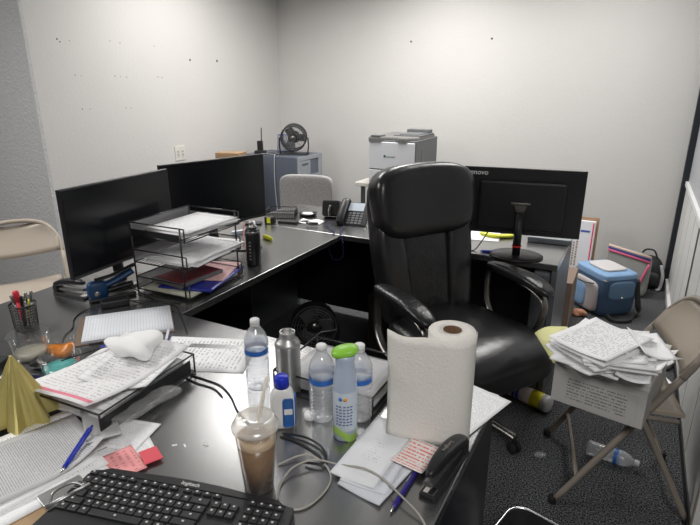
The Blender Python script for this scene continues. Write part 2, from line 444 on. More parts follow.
# ================================================================ DESKS
t = thing('office_desk', 'long black desk in the foreground under the keyboard and bottles', 'desk', (-1.155, .85, 0))
mb = MB(); mb.box(-.915, -.47, .71, .915, .465, .74, .003); mb.build('worktop', DESK, t)
mb = MB(); mb.box(.885, -.46, 0, .91, .455, .71, .002); mb.build('side_panel', DESKP, t)
mb = MB(); mb.box(-.91, -.46, 0, -.885, .455, .71, .002); mb.build('side_panel', DESKP, t)
mb = MB(); mb.box(-.885, .10, .2, .885, .12, .71); mb.build('modesty_panel', DESKP, t)
t = thing('desk_return', 'narrow black desk return carrying the two dark screens', 'desk', (-1.73, 1.925, 0))
mb = MB(); mb.box(-.34, -.607, .71, .34, .605, .74, .003); mb.build('worktop', DESK, t)
mb = MB(); mb.box(-.335, -.60, .05, -.31, .60, .71); mb.build('modesty_panel', DESKP, t)
t = thing('back_desk', 'black desk with a grey end by the back wall under the phone', 'desk', (-1.16, 2.82, 0))
mb = MB(); mb.box(-.91, -.287, .71, .91, .287, .74, .003); mb.build('worktop', DESK, t)
mb = MB(); mb.box(.885, -.285, 0, .91, .285, .71, .002); mb.build('side_panel', DESKG, t)
mb = MB(); mb.box(-.91, -.28, 0, -.885, .28, .71, .002); mb.build('side_panel', DESKG, t)
mb = MB(); mb.box(-.885, .24, .05, .885, .26, .71); mb.build('modesty_panel', DESKP, t)
mb = MB(); mb.box(.80, -.286, 0, .884, .2, .70, .02); mb.build('leg_column', DESKG, t)

# ================================================================ EXECUTIVE CHAIR
def exec_chair(loc, rz):
    t = thing('office_chair', 'tall padded black leather office chair with silver arm loops', 'chair', loc, rz)
    def seatf(q):
        q = q.copy(); q.z += .012 * math.cos(q.x * 6) - .02 * (q.y < -.12) * ((abs(q.y) - .12) / .12) ** 2
        q.x *= 1 + .06 * (-q.y / .25)
        return q
    mb = MB(); mb.puff((0, -.07, .47), (.56, .60, .16), 4.5, 12, seatf); st = mb.build('seat', LEATHER, t)
    mb = MB(); mb.puff((0, -.03, .405), (.50, .48, .07), 5, 6); mb.build('seat_base', BLACKM, t)
        # backrest leans back 12 degrees, pivot (0,.22,.47)
    B = TR(0, .20, .45, -11, 0, 0)
    def backf(q):
        q = q.copy(); q.y += .10 * (q.x / .27) ** 2 * -1 * .45; q.x *= 1 - .10 * max(0, -q.z / .35); return q
    mb = MB(); mb.puff((0, .045, .37), (.51, .10, .72), 6, 12, backf, M=B); mb.build('backrest', LEATHER2, t)
    mb = MB()
    for s_ in (-1, 1):
        def bol(q, s_=s_):
            q = q.copy(); q.y -= .03 * abs(q.x + s_ * .04); q.x += s_ * .018 * (q.z / .25); return q
        mb.puff((s_ * .178, -.018, .275), (.14, .11, .50), 4, 10, bol, M=B)
    mb.build('side_bolster', LEATHER, t)
    mb = MB(); mb.puff((0, -.008, .27), (.27, .09, .50), 5, 10, M=B); mb.build('back_cushion', LEATHER2, t)
    def headf(q):
        q = q.copy(); q.y -= .03 * (q.x / .26) ** 2; q.x *= 1 + .03 * (q.z / .12); q.z -= .02 * (q.x / .26) ** 2 * (q.z > 0); return q
    mb = MB(); mb.puff((0, -.02, .595), (.53, .165, .33), 4.2, 12, headf, M=B); mb.build('headrest', LEATHER, t)
    # piping seams on the backrest
    for s_ in (-1, 1):
        mb = MB(); mb.tube([(s_ * .11, -.05, .52), (s_ * .135, -.06, .3), (s_ * .125, -.055, .06)], .004, 6, M=B); mb.build('seam_piping', BLACK, t)
        # arm: padded rest over a silver loop
        x = s_ * .315
        mb = MB()
        def padf(q):
            q = q.copy(); q.z -= .9 * max(0, -q.y) ** 2; q.x *= 1 + .5 * (-q.y); return q
        mb.puff((x, -.04, .722), (.088, .38, .048), 3.2, 10, padf); mb.build('armrest', LEATHER2, t)
        mb = MB()
        mb.tube([(x, .13, .70), (x, .0, .70), (x, -.15, .675), (x, -.20, .63), (x, -.18, .53), (x, -.13, .46), (x - s_ * .02, -.07, .42), (x - s_ * .02, .04, .42), (x, .10, .47), (x, .145, .56)], .01, 10, closed=True, flat=(.022, .009, (1, 0, 0)))
        mb.build('arm_frame', GUN, t)
        mb = MB(); mb.box(min(x - s_ * .02, s_ * .1), -.06, .385, max(x - s_ * .02, s_ * .1), .03, .405, .004); mb.build('arm_bracket', GUN, t)
    mb = MB(); mb.box(-.09, -.10, .33, .09, .14, .372, .01); mb.box(-.03, .12, .34, .03, .27, .37, .005); mb.tube([(0, .24, .35), (0, .30, .40), (0, .31, .60)], .02, 8, flat=(.035, .008, (1, 0, 0))); mb.build('tilt_mechanism', BLACKM, t)
    mb = MB(); mb.cyl(0, 0, .10, .22, .028); mb.cyl(0, 0, .22, .335, .018); mb.build('gas_lift', BLACK, t)
    for k in range(5):
        a = R(72 * k + 8)
        dx, dy = math.cos(a), math.sin(a)
        mb = MB(); mb.tube([(0, 0, .135), (dx * .12, dy * .12, .13), (dx * .25, dy * .25, .095), (dx * .31, dy * .31, .075)], .02, 10, flat=(.016, .024, (0, 0, 1)))
        lg = mb.build('base_leg', GUN, t)
        M_ = TR(dx * .31, dy * .31, 0, 0, 0, math.degrees(a) + 60)
        mb = MB()
        for q in (-1, 1): mb.lathe([(0, -.009), (.022, -.009), (.027, -.004), (.027, .004), (.022, .009), (0, .009)], 18, M=M_ @ TR(q * .014, 0, .028, 0, 90, 0))
        mb.tube([(0, 0, .03), (0, 0, .085)], .008, 8, M=M_)
        mb.build('castor', RUBBER, lg)
    mb = MB(); mb.cyl(0, 0, .09, .15, .045); mb.build('hub', GUN, t)
    return t
exec_chair((-.60, 2.13, 0), 57)

# ================================================================ FOLDING CHAIRS
def folding_chair(label, loc, rz, m1, m2, group='metal folding chairs'):
    t = thing('folding_chair', label, 'chair', loc, rz, group)
    def sf(x, y): return -.010 * (1 - (x / .2) ** 2) - .35 * max(0, -y - .15) ** 2 * 10 * .3
    mb = MB(); mb.sheet(.38, .38, 12, 12, sf, th=.014, M=TR(0, -.03, .435)); mb.build('seat', m1, t)
    # back panel, bowed
    def bf(x, y): return -.045 * (1 - (x / .20) ** 2)
    # front tube line from foot (0,-.23,0) to top (0,.22,.78)
    ang = math.degrees(math.atan2(.78, .45))
    def P(tt, x): return (x, -.23 + .45 * tt, .78 * tt)
    mb = MB(); 
    tb_M = TR(0, -.23 + .45 * .87, .78 * .87 + .01, ang, 0, 0)
    mb.sheet(.42, .19, 16, 6, lambda x, y: .04 * (1 - (x / .21) ** 2) * -1 + 0, th=.004, M=tb_M @ TR(0, 0, .004), xf=lambda x, y: x * (1 - .38 * max(0, (y + .02) / .115) ** 2.2)); mb.build('backrest', m1, t)
    for s_ in (-1, 1):
        mb = MB(); mb.tube([P(0.01, s_ * .22), P(.4, s_ * .22), P(.78, s_ * .218)], .0125, 10); lg = mb.build('leg', m2, t)
        mb = MB(); mb.cyl(0, 0, 0, .03, .016, 14, M=TR(s_ * .22, -.228, 0)); mb.build('rubber_foot', RUBBER if m2 is BEIGED else m1, lg)
        mb = MB(); mb.tube([(s_ * .19, .24, .005), (s_ * .19, .13, .22), (s_ * .19, .02, .42)], .0115, 10); lg = mb.build('leg', m2, t)
        mb = MB(); mb.cyl(0, 0, 0, .03, .015, 14, M=TR(s_ * .19, .238, 0)); mb.build('rubber_foot', RUBBER if m2 is BEIGED else m1, lg)
        mb = MB(); mb.tube([(s_ * .205, -.19, .425), (s_ * .205, .14, .425)], .008, 8); mb.build('seat_rail', m2, t)
    mb = MB(); pts = [P(.77, -.219), P(.84, -.214), P(.91, -.195), P(.965, -.155), P(.995, -.09), P(1.005, 0), P(.995, .09), P(.965, .155), P(.91, .195), P(.84, .214), P(.77, .219)]
    mb.tube(pts, .0125, 10); mb.build('back_frame', m2, t)
    mb = MB(); mb.tube([(-.19, .19, .10), (.19, .19, .10)], .008, 8); mb.build('crossbar', m2, t)
    mb = MB(); mb.tube([(-.22, -.155, .13), (.22, -.155, .13)], .008, 8); mb.build('crossbar', m2, t)
    return t
folding_chair('taupe metal folding chair with a paper carton on its seat', (.085, 2.12, 0), -79, BEIGE, BEIGED)
folding_chair('beige metal folding chair behind the left end of the front desk', (-2.93, 1.66, 0), 62, BEIGE, BEIGE)

# grey fabric chair behind back desk
t = thing('side_chair', 'armless grey fabric chair behind the back desk', 'chair', (-2.2, 3.33, 0), 14)
mb = MB(); mb.puff((0, .02, .46), (.46, .44, .08), 5, 8); mb.build('seat', FABRIC, t)
def bk(q): q = q.copy(); q.y -= .04 * (q.x / .22) ** 2; return q
mb = MB(); mb.puff((0, .25, .695), (.43, .055, .33), 7, 10, bk); mb.build('backrest', FABRIC, t)
for s_ in (-1, 1):
    mb = MB(); mb.tube([(s_ * .2, -.18, 0), (s_ * .2, -.17, .42)], .012); mb.build('leg', BLACK, t)
    mb = MB(); mb.tube([(s_ * .2, .26, 0), (s_ * .2, .22, .42), (s_ * .18, .285, .62)], .012); mb.build('leg', BLACK, t)

# ================================================================ MONITORS
def monitor(label, loc, rz, wd, ht, zb, tilt=0, group='computer monitors', base='rect', cy=0):
    """local: screen faces -Y"""
    t = thing('computer_monitor', label, 'monitor', loc, rz, group)
    M_ = TR(0, 0, zb + ht / 2 - loc[2], tilt, 0, 0)
    mb = MB(); mb.box(-wd / 2, 0, -ht / 2, wd / 2, .018, ht / 2, .003, M=M_); mb.box(-wd * .36, .017, -ht * .42, wd * .36, .045, ht * .32, .012, M=M_); mb.build('housing', BLACK, t)
    mb = MB(); mb.box(-wd / 2 + .007, -.0012, -ht / 2 + .016, wd / 2 - .007, .001, ht / 2 - .007, M=M_); mb.build('screen', SCREEN, t)
    return t, M_
# left
t, M_ = monitor('left one of the dark screens, stapler at its corner', (-1.785, 1.445, DZ), 90 + 4.6 , .55, .335, .85)
mb = MB(); mb.tube([(0, .06, .012), (0, .075, .12), (0, .05, .26)], .02, 10, flat=(.028, .012, (1, 0, 0))); mb.build('stand_neck', BLACK, t)
mb = MB(); mb.lathe([(0, 0), (.12, 0), (.12, .008), (.10, .012), (0, .014)], 36, M=TR(0, .07, 0) @ Matrix.Diagonal((1, .8, 1, 1))); mb.build('stand_base', GUN, t)
mb = MB(); mb.box(-.27, -.003, -.166, .27, 0, -.156, .001, M=M_); mb.build('bottom_bezel', mat('dark_grey_plastic', (.06, .06, .065), .4), t)
# second
t, M_ = monitor('right one of the dark screens, nearer the gray cabinet and fan', (-1.85, 2.075, DZ), 90 - 15.6, .60, .34, .842)
t['label'] = 'second dark screen on the return, behind the letter trays and spray can'
mb = MB(); mb.tube([(0, .06, .012), (0, .075, .12), (0, .05, .26)], .02, 10, flat=(.028, .012, (1, 0, 0))); mb.build('stand_neck', BLACK, t)
mb = MB(); mb.lathe([(0, 0), (.12, 0), (.12, .008), (.10, .012), (0, .014)], 36, M=TR(0, .07, 0) @ Matrix.Diagonal((1, .8, 1, 1))); mb.build('stand_base', GUN, t)
# third: seen from behind
t, M_ = monitor('monitor seen from behind with a red-ringed stand on the back desk', (-.465, 2.655, DZ), 180 + 9, .555, .322, .835, tilt=0)
mb = MB(); mb.box(-.045, .042, -.006, .045, .056, .004, .002, M=M_); mb.prism([(-.03, -.006), (.03, -.006), (.016, -.045), (-.016, -.045)], -.062, -.044, M=M_ @ TR(0, 0, 0, 90, 0, 0))
mb.build('stand_mount', GUN, t)
mb = MB(); mb.tube([(0, .075, .01), (0, .075, .215)], .019, 16, False); mb.box(-.018, .05, .19, .018, .08, .225, .004); nk = mb.build('stand_neck', BLACK, t)
mb = MB(); mb.lathe([(.0195, .05), (.0215, .05), (.0215, .058), (.0195, .058)], 20, M=TR(0, .075, 0)); mb.build('red_ring', mat('red_ring', (.8, .03, .03), .4), nk)
mb = MB(); mb.lathe([(0, 0), (.125, 0), (.127, .006), (.11, .012), (0, .013)], 40, M=TR(0, .06, 0) @ Matrix.Diagonal((1, .85, 1, 1))); mb.build('stand_base', BLACK, t)
mb = MB(); mb.box(-.26, .0175, -.155, .26, .019, -.145, M=M_); mb.box(-.14, .0448, -.11, .16, .0458, -.105, M=M_); mb.build('port_strip', BLACKM, t)
text('lenovo_logo', 'Lenovo', .034, WHITE, t, M_ @ Vector((.215, .0186, .135)), (R(90), 0, R(180)), bold=.0004).name = 'logo'

# ================================================================ PRINTER TABLE, PRINTER
t = thing('printer_table', 'small white-topped table beneath the laser printer', 'table', (-1.74, 4.26, 0))
mb = MB(); mb.box(-.33, -.25, .72, .33, .3, .75, .004); mb.build('tabletop', OFFW, t)
for sx in (-1, 1):
    for sy in (-1, 1):
        mb = MB(); mb.box(sx * .28 - .015, sy * .21 + .02 - .015, 0, sx * .28 + .015, sy * .21 + .02 + .015, .72, .002); mb.build('leg', DESKG, t)
t = thing('laser_printer', 'grey and white laser printer behind the leather chair', 'printer', (-1.73, 4.17, .75))
LW = mat('printer_white', (.62, .63, .66), .45); LG = mat('printer_grey', (.12, .125, .13), .5); LD = mat('printer_lid', (.16, .155, .15), .5)
mb = MB(); mb.box(-.2, -.17, 0, .2, .33, .36, .006); mb.build('body', LG, t)
mb = MB(); mb.box(-.2, -.182, .128, .193, -.168, .345, .006); mb.build('front_cover', LW, t)
mb = MB(); mb.box(-.2, -.182, .0, .193, -.168, .122, .005); tr = mb.build('paper_tray', LW, t)
mb = MB(); mb.box(.07, -.186, .10, .16, -.18, .118, .003); mb.build('tray_handle', LG, tr)
mb = MB(); mb.prism([(-.2, -.19), (-.1, -.19), (-.07, -.165), (.03, -.165), (.06, -.19), (.12, -.19), (.19, -.12), (.19, .28), (-.2, .28)], .345, .385, .012); mb.build('top_cover', LD, t)
mb = MB(); mb.box(-.04, -.06, .384, .19, .27, .392, .002); mb.box(-.0, -.03, .391, .16, .22, .398, .002); mb.box(-.03, .20, .385, .17, .28, .42, .004); mb.build('output_tray', LG, t)
mb = MB(); mb.prism([(-.18, -.19), (-.1, -.19), (-.08, -.13), (-.18, -.11)], .384, .396, .003); mb.build('control_panel', LG, t)
mb = MB(); mb.box(.199, -.05, .17, .202, .0, .29, .001); mb.build('side_vent', mat('vent_grey', (.13, .13, .14), .5), t)
mb = MB(); mb.cyl(0, 0, 0, .003, .010, M=TR(-.06, -.182, .235, 90, 0, 0)); mb.build('logo', mat('green_logo', (.02, .12, .05), .5), t)
text('logo_text', 'Lexmark', .022, LG, t, (-.005, -.1835, .232), (R(90), 0, 0)).name = 'lettering'

# ================================================================ GREY CABINET WITH FAN
t = thing('filing_cabinet', 'dark grey metal cabinet in the corner under the small fan', 'cabinet', (-3.0, 4.33, 0))
mb = MB(); mb.box(-.3, -.21, 0, .29, .21, .90, .003); mb.build('body', GREYCAB, t)
mb = MB(); mb.box(.288, -.21, 0, .30, -.17, .90); mb.box(.288, .14, 0, .30, .21, .90); mb.box(.288, -.17, .865, .30, .14, .90); mb.box(.288, -.17, .70, .30, .14, .72); mb.build('face_frame', GREYCAB2, t)
for z0 in (.72, .44, .16):
    mb = MB(); mb.box(.29, -.165, z0 + .004, .298, .0, z0 + .14, .002); d = mb.build('drawer', GREYCAB2, t)
    mb = MB(); mb.box(.297, -.14, z0 + .10, .303, -.04, z0 + .12, .002); mb.build('handle', GREYCAB, d)
def round_fan(label, loc, rz, rad, tilt=0, m=BLACKM, hubm=GUN, group='round desk fans'):
    t = thing('desk_fan', label, 'fan', loc, rz, group); cz = rad + .035
    M_ = TR(0, 0, cz, 90 + tilt, 0, 0)
    mb = MB(); mb.lathe([(rad, -.05), (rad, .04), (rad - .006, .05), (rad - .014, .045), (rad - .014, -.05), (rad, -.05)], 40, M=M_); mb.build('shroud', m, t)
    mb = MB()
    for k in range(1, 7):
        rr = rad * (.25 + .12 * k); mb.lathe([(rr - .0016, .045), (rr + .0016, .045), (rr + .0016, .048), (rr - .0016, .048), (rr - .0016, .045)], 36, M=M_)
    for k in range(12):
        a = k * PI / 6; mb.tube([(math.cos(a) * rad * .2, math.sin(a) * rad * .2, .047), (math.cos(a + .35) * rad * .98, math.sin(a + .35) * rad * .98, .047)], .0016, 5, False, M=M_)
    mb.build('grille', mat('grille_grey', (.13, .13, .135), .35), t)
    mb = MB(); mb.lathe([(0, .052), (rad * .2, .05), (rad * .24, .04), (0, .04)], 24, M=M_); mb.build('hub_cap', hubm, t)
    mb = MB()
    for k in range(3):
        a0 = k * 2 * PI / 3
        mb.sheet(rad * .62, rad * .6, 6, 6, lambda x, y: .25 * y, th=.002, M=M_ @ TR(0, 0, 0, 0, 0, math.degrees(a0)) @ TR(rad * .5, 0, 0))
    mb.build('blades', mat('blade_grey', (.11, .11, .12), .35), t)
    mb = MB()
    for s_ in (-1, 1): mb.tube([(s_ * (rad + .012), 0, cz), (s_ * (rad + .014), 0, cz * .5), (s_ * (rad + .006), 0, .01)], .008, 8, flat=(.006, .018, (1, 0, 0)))
    mb.box(-rad - .015, -.06, 0, rad + .015, .06, .012, .004); mb.build('stand', m, t)
    mb = MB(); mb.lathe([(0, -.07), (.04, -.07), (.055, -.05), (.055, -.0), (0, -.0)], 20, M=M_); mb.build('motor', m, t)
    return t
round_fan('small round black fan on top of the grey cabinet', (-2.86, 4.30, .90), 24, .122, 8)
round_fan('round black fan standing on the floor in the shadow under the desks', (-1.56, 2.50, 0), 33, .135, -4)
# speaker / tablet behind fan, walkie-talkie charger
t = thing('bluetooth_speaker', 'grey framed panel with blue rim leaning behind the cabinet fan', 'speaker', (-3.02, 4.40, .90), 15)
mb = MB(); mb.box(-.09, -.01, 0, .09, .015, .17, .009, 3, M=TR(0, 0, .004, -12, 0, 0)); mb.build('frame', mat('indigo_rim', (.12, .12, .28), .5), t)
mb = MB(); mb.box(-.08, -.013, .01, .08, -.009, .155, .002, M=TR(0, 0, .004, -12, 0, 0)); mb.build('panel', mat('grey_panel', (.25, .25, .27), .6), t)
t = thing('two_way_radio', 'black handheld radio with stub antenna standing in its charger', 'radio', (-3.19, 4.22, .90), 20)
mb = MB(); mb.box(-.05, -.04, 0, .05, .04, .03, .006); mb.build('charger', BLACK, t)
mb = MB(); mb.box(-.026, -.018, .02, .026, .018, .12, .006); mb.build('body', BLACK, t)
mb = MB(); mb.tube([(.014, 0, .115), (.016, 0, .17), (.019, 0, .24)], .005, 8); mb.build('antenna', BLACK, t)
o = MB().tube([(-3.16, 4.19, .906), (-3.05, 4.17, .908), (-2.97, 4.16, .906), (-2.95, 4.105, .89), (-2.94, 4.085, .6), (-2.9, 4.08, .2), (-2.85, 4.06, .006)], .0035, 6).build('cable', mat('grey_cord', (.4, .4, .4), .5)); tag(o, 'thin grey cord hanging down the side of the grey cabinet', 'cord')
o = MB().tube([(-3.11, 4.19, .906), (-3.06, 4.22, .912), (-3.0, 4.2, .91), (-2.96, 4.17, .906), (-3.02, 4.14, .906), (-3.1, 4.16, .906)], .004, 6).build('cable', BLACK); tag(o, 'tangled black cord on the cabinet beside the radio charger', 'cord')
# low shelf & boxes behind second monitor
t = thing('storage_shelf', 'low grey shelf along the left wall, hidden behind the screens', 'shelf', (-3.17, 3.55, 0))
mb = MB(); mb.box(-.2, -.35, .82, .2, .35, .85, .003); mb.build('top_board', GREYCAB, t)
for s_ in (-1, 1): MB().box(-.2, s_ * .335 - .015, 0, .2, s_ * .335 + .015, .82).build('side_panel', GREYCAB, t)
def carton(name, label, cat, loc, rz, w_, d_, h_, m, group=None, flap=True):
    t = thing(name, label, cat, loc, rz, group)
    MB().box(-w_ / 2, -d_ / 2, 0, w_ / 2, d_ / 2, h_, .002).build('body', m, t)
    if flap: MB().box(-w_ / 2 - .001, -.022, h_ - .001, w_ / 2 + .001, .022, h_ + .0012).build('tape', mat('packing_tape', (.45, .33, .2), .35), t)
    return t
carton('cardboard_box', 'open brown cardboard box poking up right behind the second screen', 'box', (-3.13, 3.72, .85), 12, .22, .16, .12, CARD, 'brown boxes by the left wall')
carton('cardboard_box', 'small brown cardboard box left of the bigger one behind the second screen', 'box', (-3.16, 3.50, .85), -15, .14, .12, .075, CARD, 'brown boxes by the left wall')
# things under back desk
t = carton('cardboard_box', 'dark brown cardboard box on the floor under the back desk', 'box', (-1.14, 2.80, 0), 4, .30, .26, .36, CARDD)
# ================================================================ DESK PHONE
t = thing('desk_phone', 'black office phone with grey screen on the back desk', 'phone', (-1.49, 2.80, DZ), 10)
Mp = TR(.045, 0, .05, 38, 0, 0)
mb = MB(); mb.box(-.085, -.09, -.012, .085, .09, .012, .008, M=Mp); mb.box(-.06, -.02, 0, .07, .06, .04, .006); mb.build('body', BLACK, t)
mb = MB(); mb.box(-.045, .02, .012, .05, .08, .0145, .001, M=Mp); mb.build('screen', mat('lcd_grey', (.42, .47, .52), .3, emit=.15), t)
mb = MB()
for i in range(4):
    for j in range(5): mb.box(-.035 + i * .024, -.078 + j * .018, .012, -.018 + i * .024, -.066 + j * .018, .0155, .001, M=Mp)
mb.build('keypad', mat('keypad_grey', (.16, .16, .17), .5), t)
mb = MB(); mb.tube([(-.068, .09, .015), (-.068, .075, .036), (-.068, .0, .042), (-.068, -.075, .036), (-.068, -.09, .015)], .02, 12, flat=(.014, .026, (0, 0, 1)), M=Mp); mb.build('handset', BLACK, t)
t = thing('phone_base', 'square black plastic cradle left of the desk phone', 'phone', (-1.64, 2.86, DZ), 18)
mb = MB(); mb.box(-.055, -.035, 0, .055, .04, .10, .012, M=TR(0, 0, .008, -14, 0, 0)); mb.build('body', BLACK, t)
mb = MB(); mb.tube([(-.0, -.05, .02), (-.005, -.048, .05), (.0, -.03, .085)], .008, 8); mb.build('clip', GUN, t)
loop = [(-1.555, 2.72, .752), (-1.56, 2.66, .746), (-1.50, 2.60, .746), (-1.45, 2.55, .746), (-1.43, 2.515, .74), (-1.45, 2.50, .66), (-1.42, 2.50, .60), (-1.37, 2.505, .62), (-1.37, 2.51, .70), (-1.39, 2.52, .745), (-1.42, 2.58, .747), (-1.44, 2.66, .75)]
P = catmull([Vector(p) for p in loop], k=14)
pts = []
for i, p in enumerate(P):
    a = i * 1.4; d = (P[min(i + 1, len(P) - 1)] - P[max(i - 1, 0)]).normalized(); u = d.orthogonal().normalized(); v = d.cross(u)
    pts.append(p + (u * math.cos(a) + v * math.sin(a)) * .0055 + Vector((0, 0, .004)))
o = MB().tube(pts, .0018, 5, False).build('coiled_cord', mat('blue_black_cord', (.05, .06, .16), .4)); tag(o, 'coiled blue-black handset cord looping over the desk edge', 'cord')
# ================================================================ THREE-TIER LETTER TRAY
t = thing('letter_tray', 'three-tier black wire letter tray loaded with papers beside the screens', 'letter tray', (-1.58, 1.575, DZ), 2)
WX, WY = .135, .165
MESHG = clear_mat('grey_wire_mesh', (.62, .62, .64), .35, .3)
for lv, z0 in enumerate((.012, .125, .235)):
    mb = MB()
    for zz in (0, .052):
        rim = [(-WX, -WY, z0 + zz), (-WX, WY, z0 + zz), (WX, WY, z0 + zz), (WX, -WY, z0 + zz)]
        for a, b in zip(rim, rim[1:] + rim[:1]):
            if zz and a[0] > 0 and b[0] > 0: continue
            mb.tube([a, b], .0028, 6, False)
    for x, y in ((-WX, -WY), (-WX, WY), (WX, WY), (WX, -WY)): mb.tube([(x, y, z0), (x, y, z0 + .052)], .0028, 6, False)
    for k in range(1, 14): mb.tube([(-WX + k * 2 * WX / 14, -WY, z0), (-WX + k * 2 * WX / 14, WY, z0)], .0011, 4, False)
    tr_ = mb.build('tray', WIRE, t)
    MB().box(-WX - .0006, -WY, z0, -WX + .0006, WY, z0 + .05).build('mesh_side', MESHG, tr_)
    MB().box(-WX, WY - .0006, z0, WX, WY + .0006, z0 + .03).build('mesh_end', MESHG, tr_)
for x, y in ((-WX, -WY), (-WX, WY), (WX - .02, WY), (WX - .02, -WY)):
    mb = MB(); mb.tube([(x, y, 0), (x, y, .29)], .0035, 6, False); mb.build('upright', WIRE, t)
mb = MB(); mb.box(-WX, -WY - .002, .238, WX - .02, -WY, .262); mb.build('label_rail', BLACK, t)
def paper(name, label, cat, loc, rz, w_, h_, m, fn=None, th=.0008, group=None, rx=0, ry=0):
    o = MB().sheet(w_, h_, 10, 10, fn, th=th, M=TR(0, 0, 0, rx, ry, 0)).build(name, m)
    o.location = loc; o.rotation_euler = (0, 0, R(rz)); return tag(o, label, cat, group)
def stack(name, label, cat, loc, rz, w_, h_, n, step, m, jit=6, off=.012, group=None, top=None):
    """a pile read as one bundle: a few visibly skewed sheets under one top sheet"""
    t = thing(name, label, cat, loc, rz, group)
    for k in range(n):
        M_ = TR(random.uniform(-off, off), random.uniform(-off, off), k * step, 0, 0, random.uniform(-jit, jit))
        MB().sheet(w_, h_, 6, 6, None, th=step * .8, M=M_).build('sheet', (top or m) if k == n - 1 else m, t)
    return t
stack('paper_stack', 'white papers fanned in the top tier of the letter tray', 'papers', (-1.565, 1.60, DZ + .242), -4, .215, .30, 7, .003, PAPER, 5, .012, top=P_TEXT)
stack('paper_stack', 'white papers spilling from the middle tier of the letter tray', 'papers', (-1.55, 1.59, DZ + .132), 6, .22, .31, 9, .003, PAPER, 7, .018, top=P_TEXT)
paper('folder', 'blue glossy folder in the bottom tier of the letter tray', 'folder', (-1.54, 1.60, DZ + .026), 14, .23, .31, mat('blue_folder', (.02, .03, .28), .3), th=.006)
paper('folder', 'pink and white leaflet poking out above the blue folder', 'folder', (-1.555, 1.66, DZ + .034), 20, .20, .24, mat('pale_pink', (.80, .50, .50), .5), th=.002)
paper('folder', 'cream folder lying lowest in the bottom tier of the tray', 'folder', (-1.565, 1.56, DZ + .016), 3, .24, .30, mat('cream_folder', (.62, .62, .50), .5), th=.008)
t = thing('notebook', 'dark red notebook with grey edge on the blue folder in the tray', 'notebook', (-1.575, 1.55, DZ + .037), -4)
MB().box(-.085, -.115, 0, .085, .115, .016, .002).build('pages', mat('grey_edge', (.16, .16, .17), .5), t)
MB().box(-.075, -.10, .0155, .075, .105, .0185, .001).build('cover', mat('dark_red_cover', (.20, .01, .02), .35), t)
# ================================================================ LEFT DESK: staplers, puncher, adaptor, cables
def stapler(label, loc, rz, m, openup=12, L_=.15, logo=None):
    t = thing('stapler', label, 'stapler', loc, rz, 'staplers')
    mb = MB(); mb.box(-L_ / 2, -.019, 0, L_ / 2, .019, .010, .004); mb.build('base', m, t)
    M_ = TR(-L_ / 2 + .01, 0, .022, 0, -openup * .6, 0)
    mb = MB(); mb.box(0, -.009, -.006, L_ - .015, .009, .006, .001, M=M_); mb.build('magazine', STEEL, t)
    M_ = TR(-L_ / 2 + .01, 0, .030, 0, -openup, 0)
    def f(q): q = q.copy(); q.z += .01 * math.cos(q.x * 18); q.y *= 1 - .25 * (q.x > 0) * q.x / .08; return q
    mb = MB(); mb.puff((L_ * .5 - .012, 0, .008), (L_ * 1.02, .036, .024), 3.6, 8, f, M=M_); a = mb.build('arm', m, t)
    mb = MB(); mb.box(-L_ / 2, -.016, .006, -L_ / 2 + .025, .016, .038, .004); mb.build('hinge', m, t)
    mb = MB(); mb.box(L_ / 2 - .03, -.012, .0098, L_ / 2 - .006, .012, .0125, .001); mb.build('anvil', CHROME, t)
    if logo:
        text('lettering', logo, .013, SILVER, a, M_ @ Vector((L_ * .45, 0, .0305)), (0, R(-openup), 0))
    return t
stapler('black stapler with chrome base at the foot of the left screen', (-1.90, 1.245, DZ), 4, BLACK, 10, .17)
t = thing('heavy_duty_stapler', 'navy blue upright stapler with lever beside the screen stand', 'stapler', (-1.74, 1.30, DZ), 62, 'staplers')
mb = MB(); mb.box(-.08, -.022, 0, .09, .022, .016, .006); mb.build('base', BLACK, t)
mb = MB(); mb.puff((-.045, 0, .045), (.075, .046, .075), 3.5, 8); mb.tube([(-.05, 0, .05), (.02, 0, .07), (.09, 0, .10)], .018, 10, flat=(.013, .02, (0, 0, 1))); mb.build('body', NAVY, t)
mb = MB(); mb.tube([(-.03, 0, .035), (.03, 0, .042), (.085, 0, .048)], .013, 10, flat=(.010, .016, (0, 0, 1))); mb.build('magazine', BLACK, t)
mb = MB(); mb.tube([(-.05, 0, .085), (.02, 0, .096), (.10, 0, .122)], .01, 8, flat=(.005, .017, (0, 0, 1))); mb.build('lever', BLACK, t)
mb = MB(); mb.cyl(0, 0, -.024, .024, .012, M=TR(-.05, 0, .035, 90, 0, 0)); mb.build('pivot', STEEL, t)
t = thing('power_adapter', 'small black power brick in front of the blue stapler', 'adapter', (-1.665, 1.255, DZ), 58)
mb = MB(); mb.box(-.05, -.022, 0, .05, .022, .028, .005); mb.build('body', BLACK, t)
def cord(label, pts, r=.0022, m=None, name='cable', cat='cable'):
    o = MB().tube(pts, r, 6).build(name, m or BLACK); return tag(o, label, cat)
z_ = DZ + .0025
cord('black cable running from the power brick past the pen cup', [(-1.70, 1.21, z_ + .008), (-1.72, 1.16, z_), (-1.69, 1.10, z_), (-1.63, 1.05, z_), (-1.60, 1.00, z_), (-1.56, .96, z_)])
cord('black cable from the power brick towards the letter tray', [(-1.635, 1.295, z_ + .008), (-1.58, 1.35, z_), (-1.47, 1.36, z_), (-1.38, 1.30, z_), (-1.30, 1.24, z_), (-1.25, 1.20, z_)])
cord('black monitor cable curling by the tray front', [(-1.74, 1.40, z_ + .01), (-1.60, 1.37, z_), (-1.52, 1.37, z_), (-1.46, 1.385, z_)])
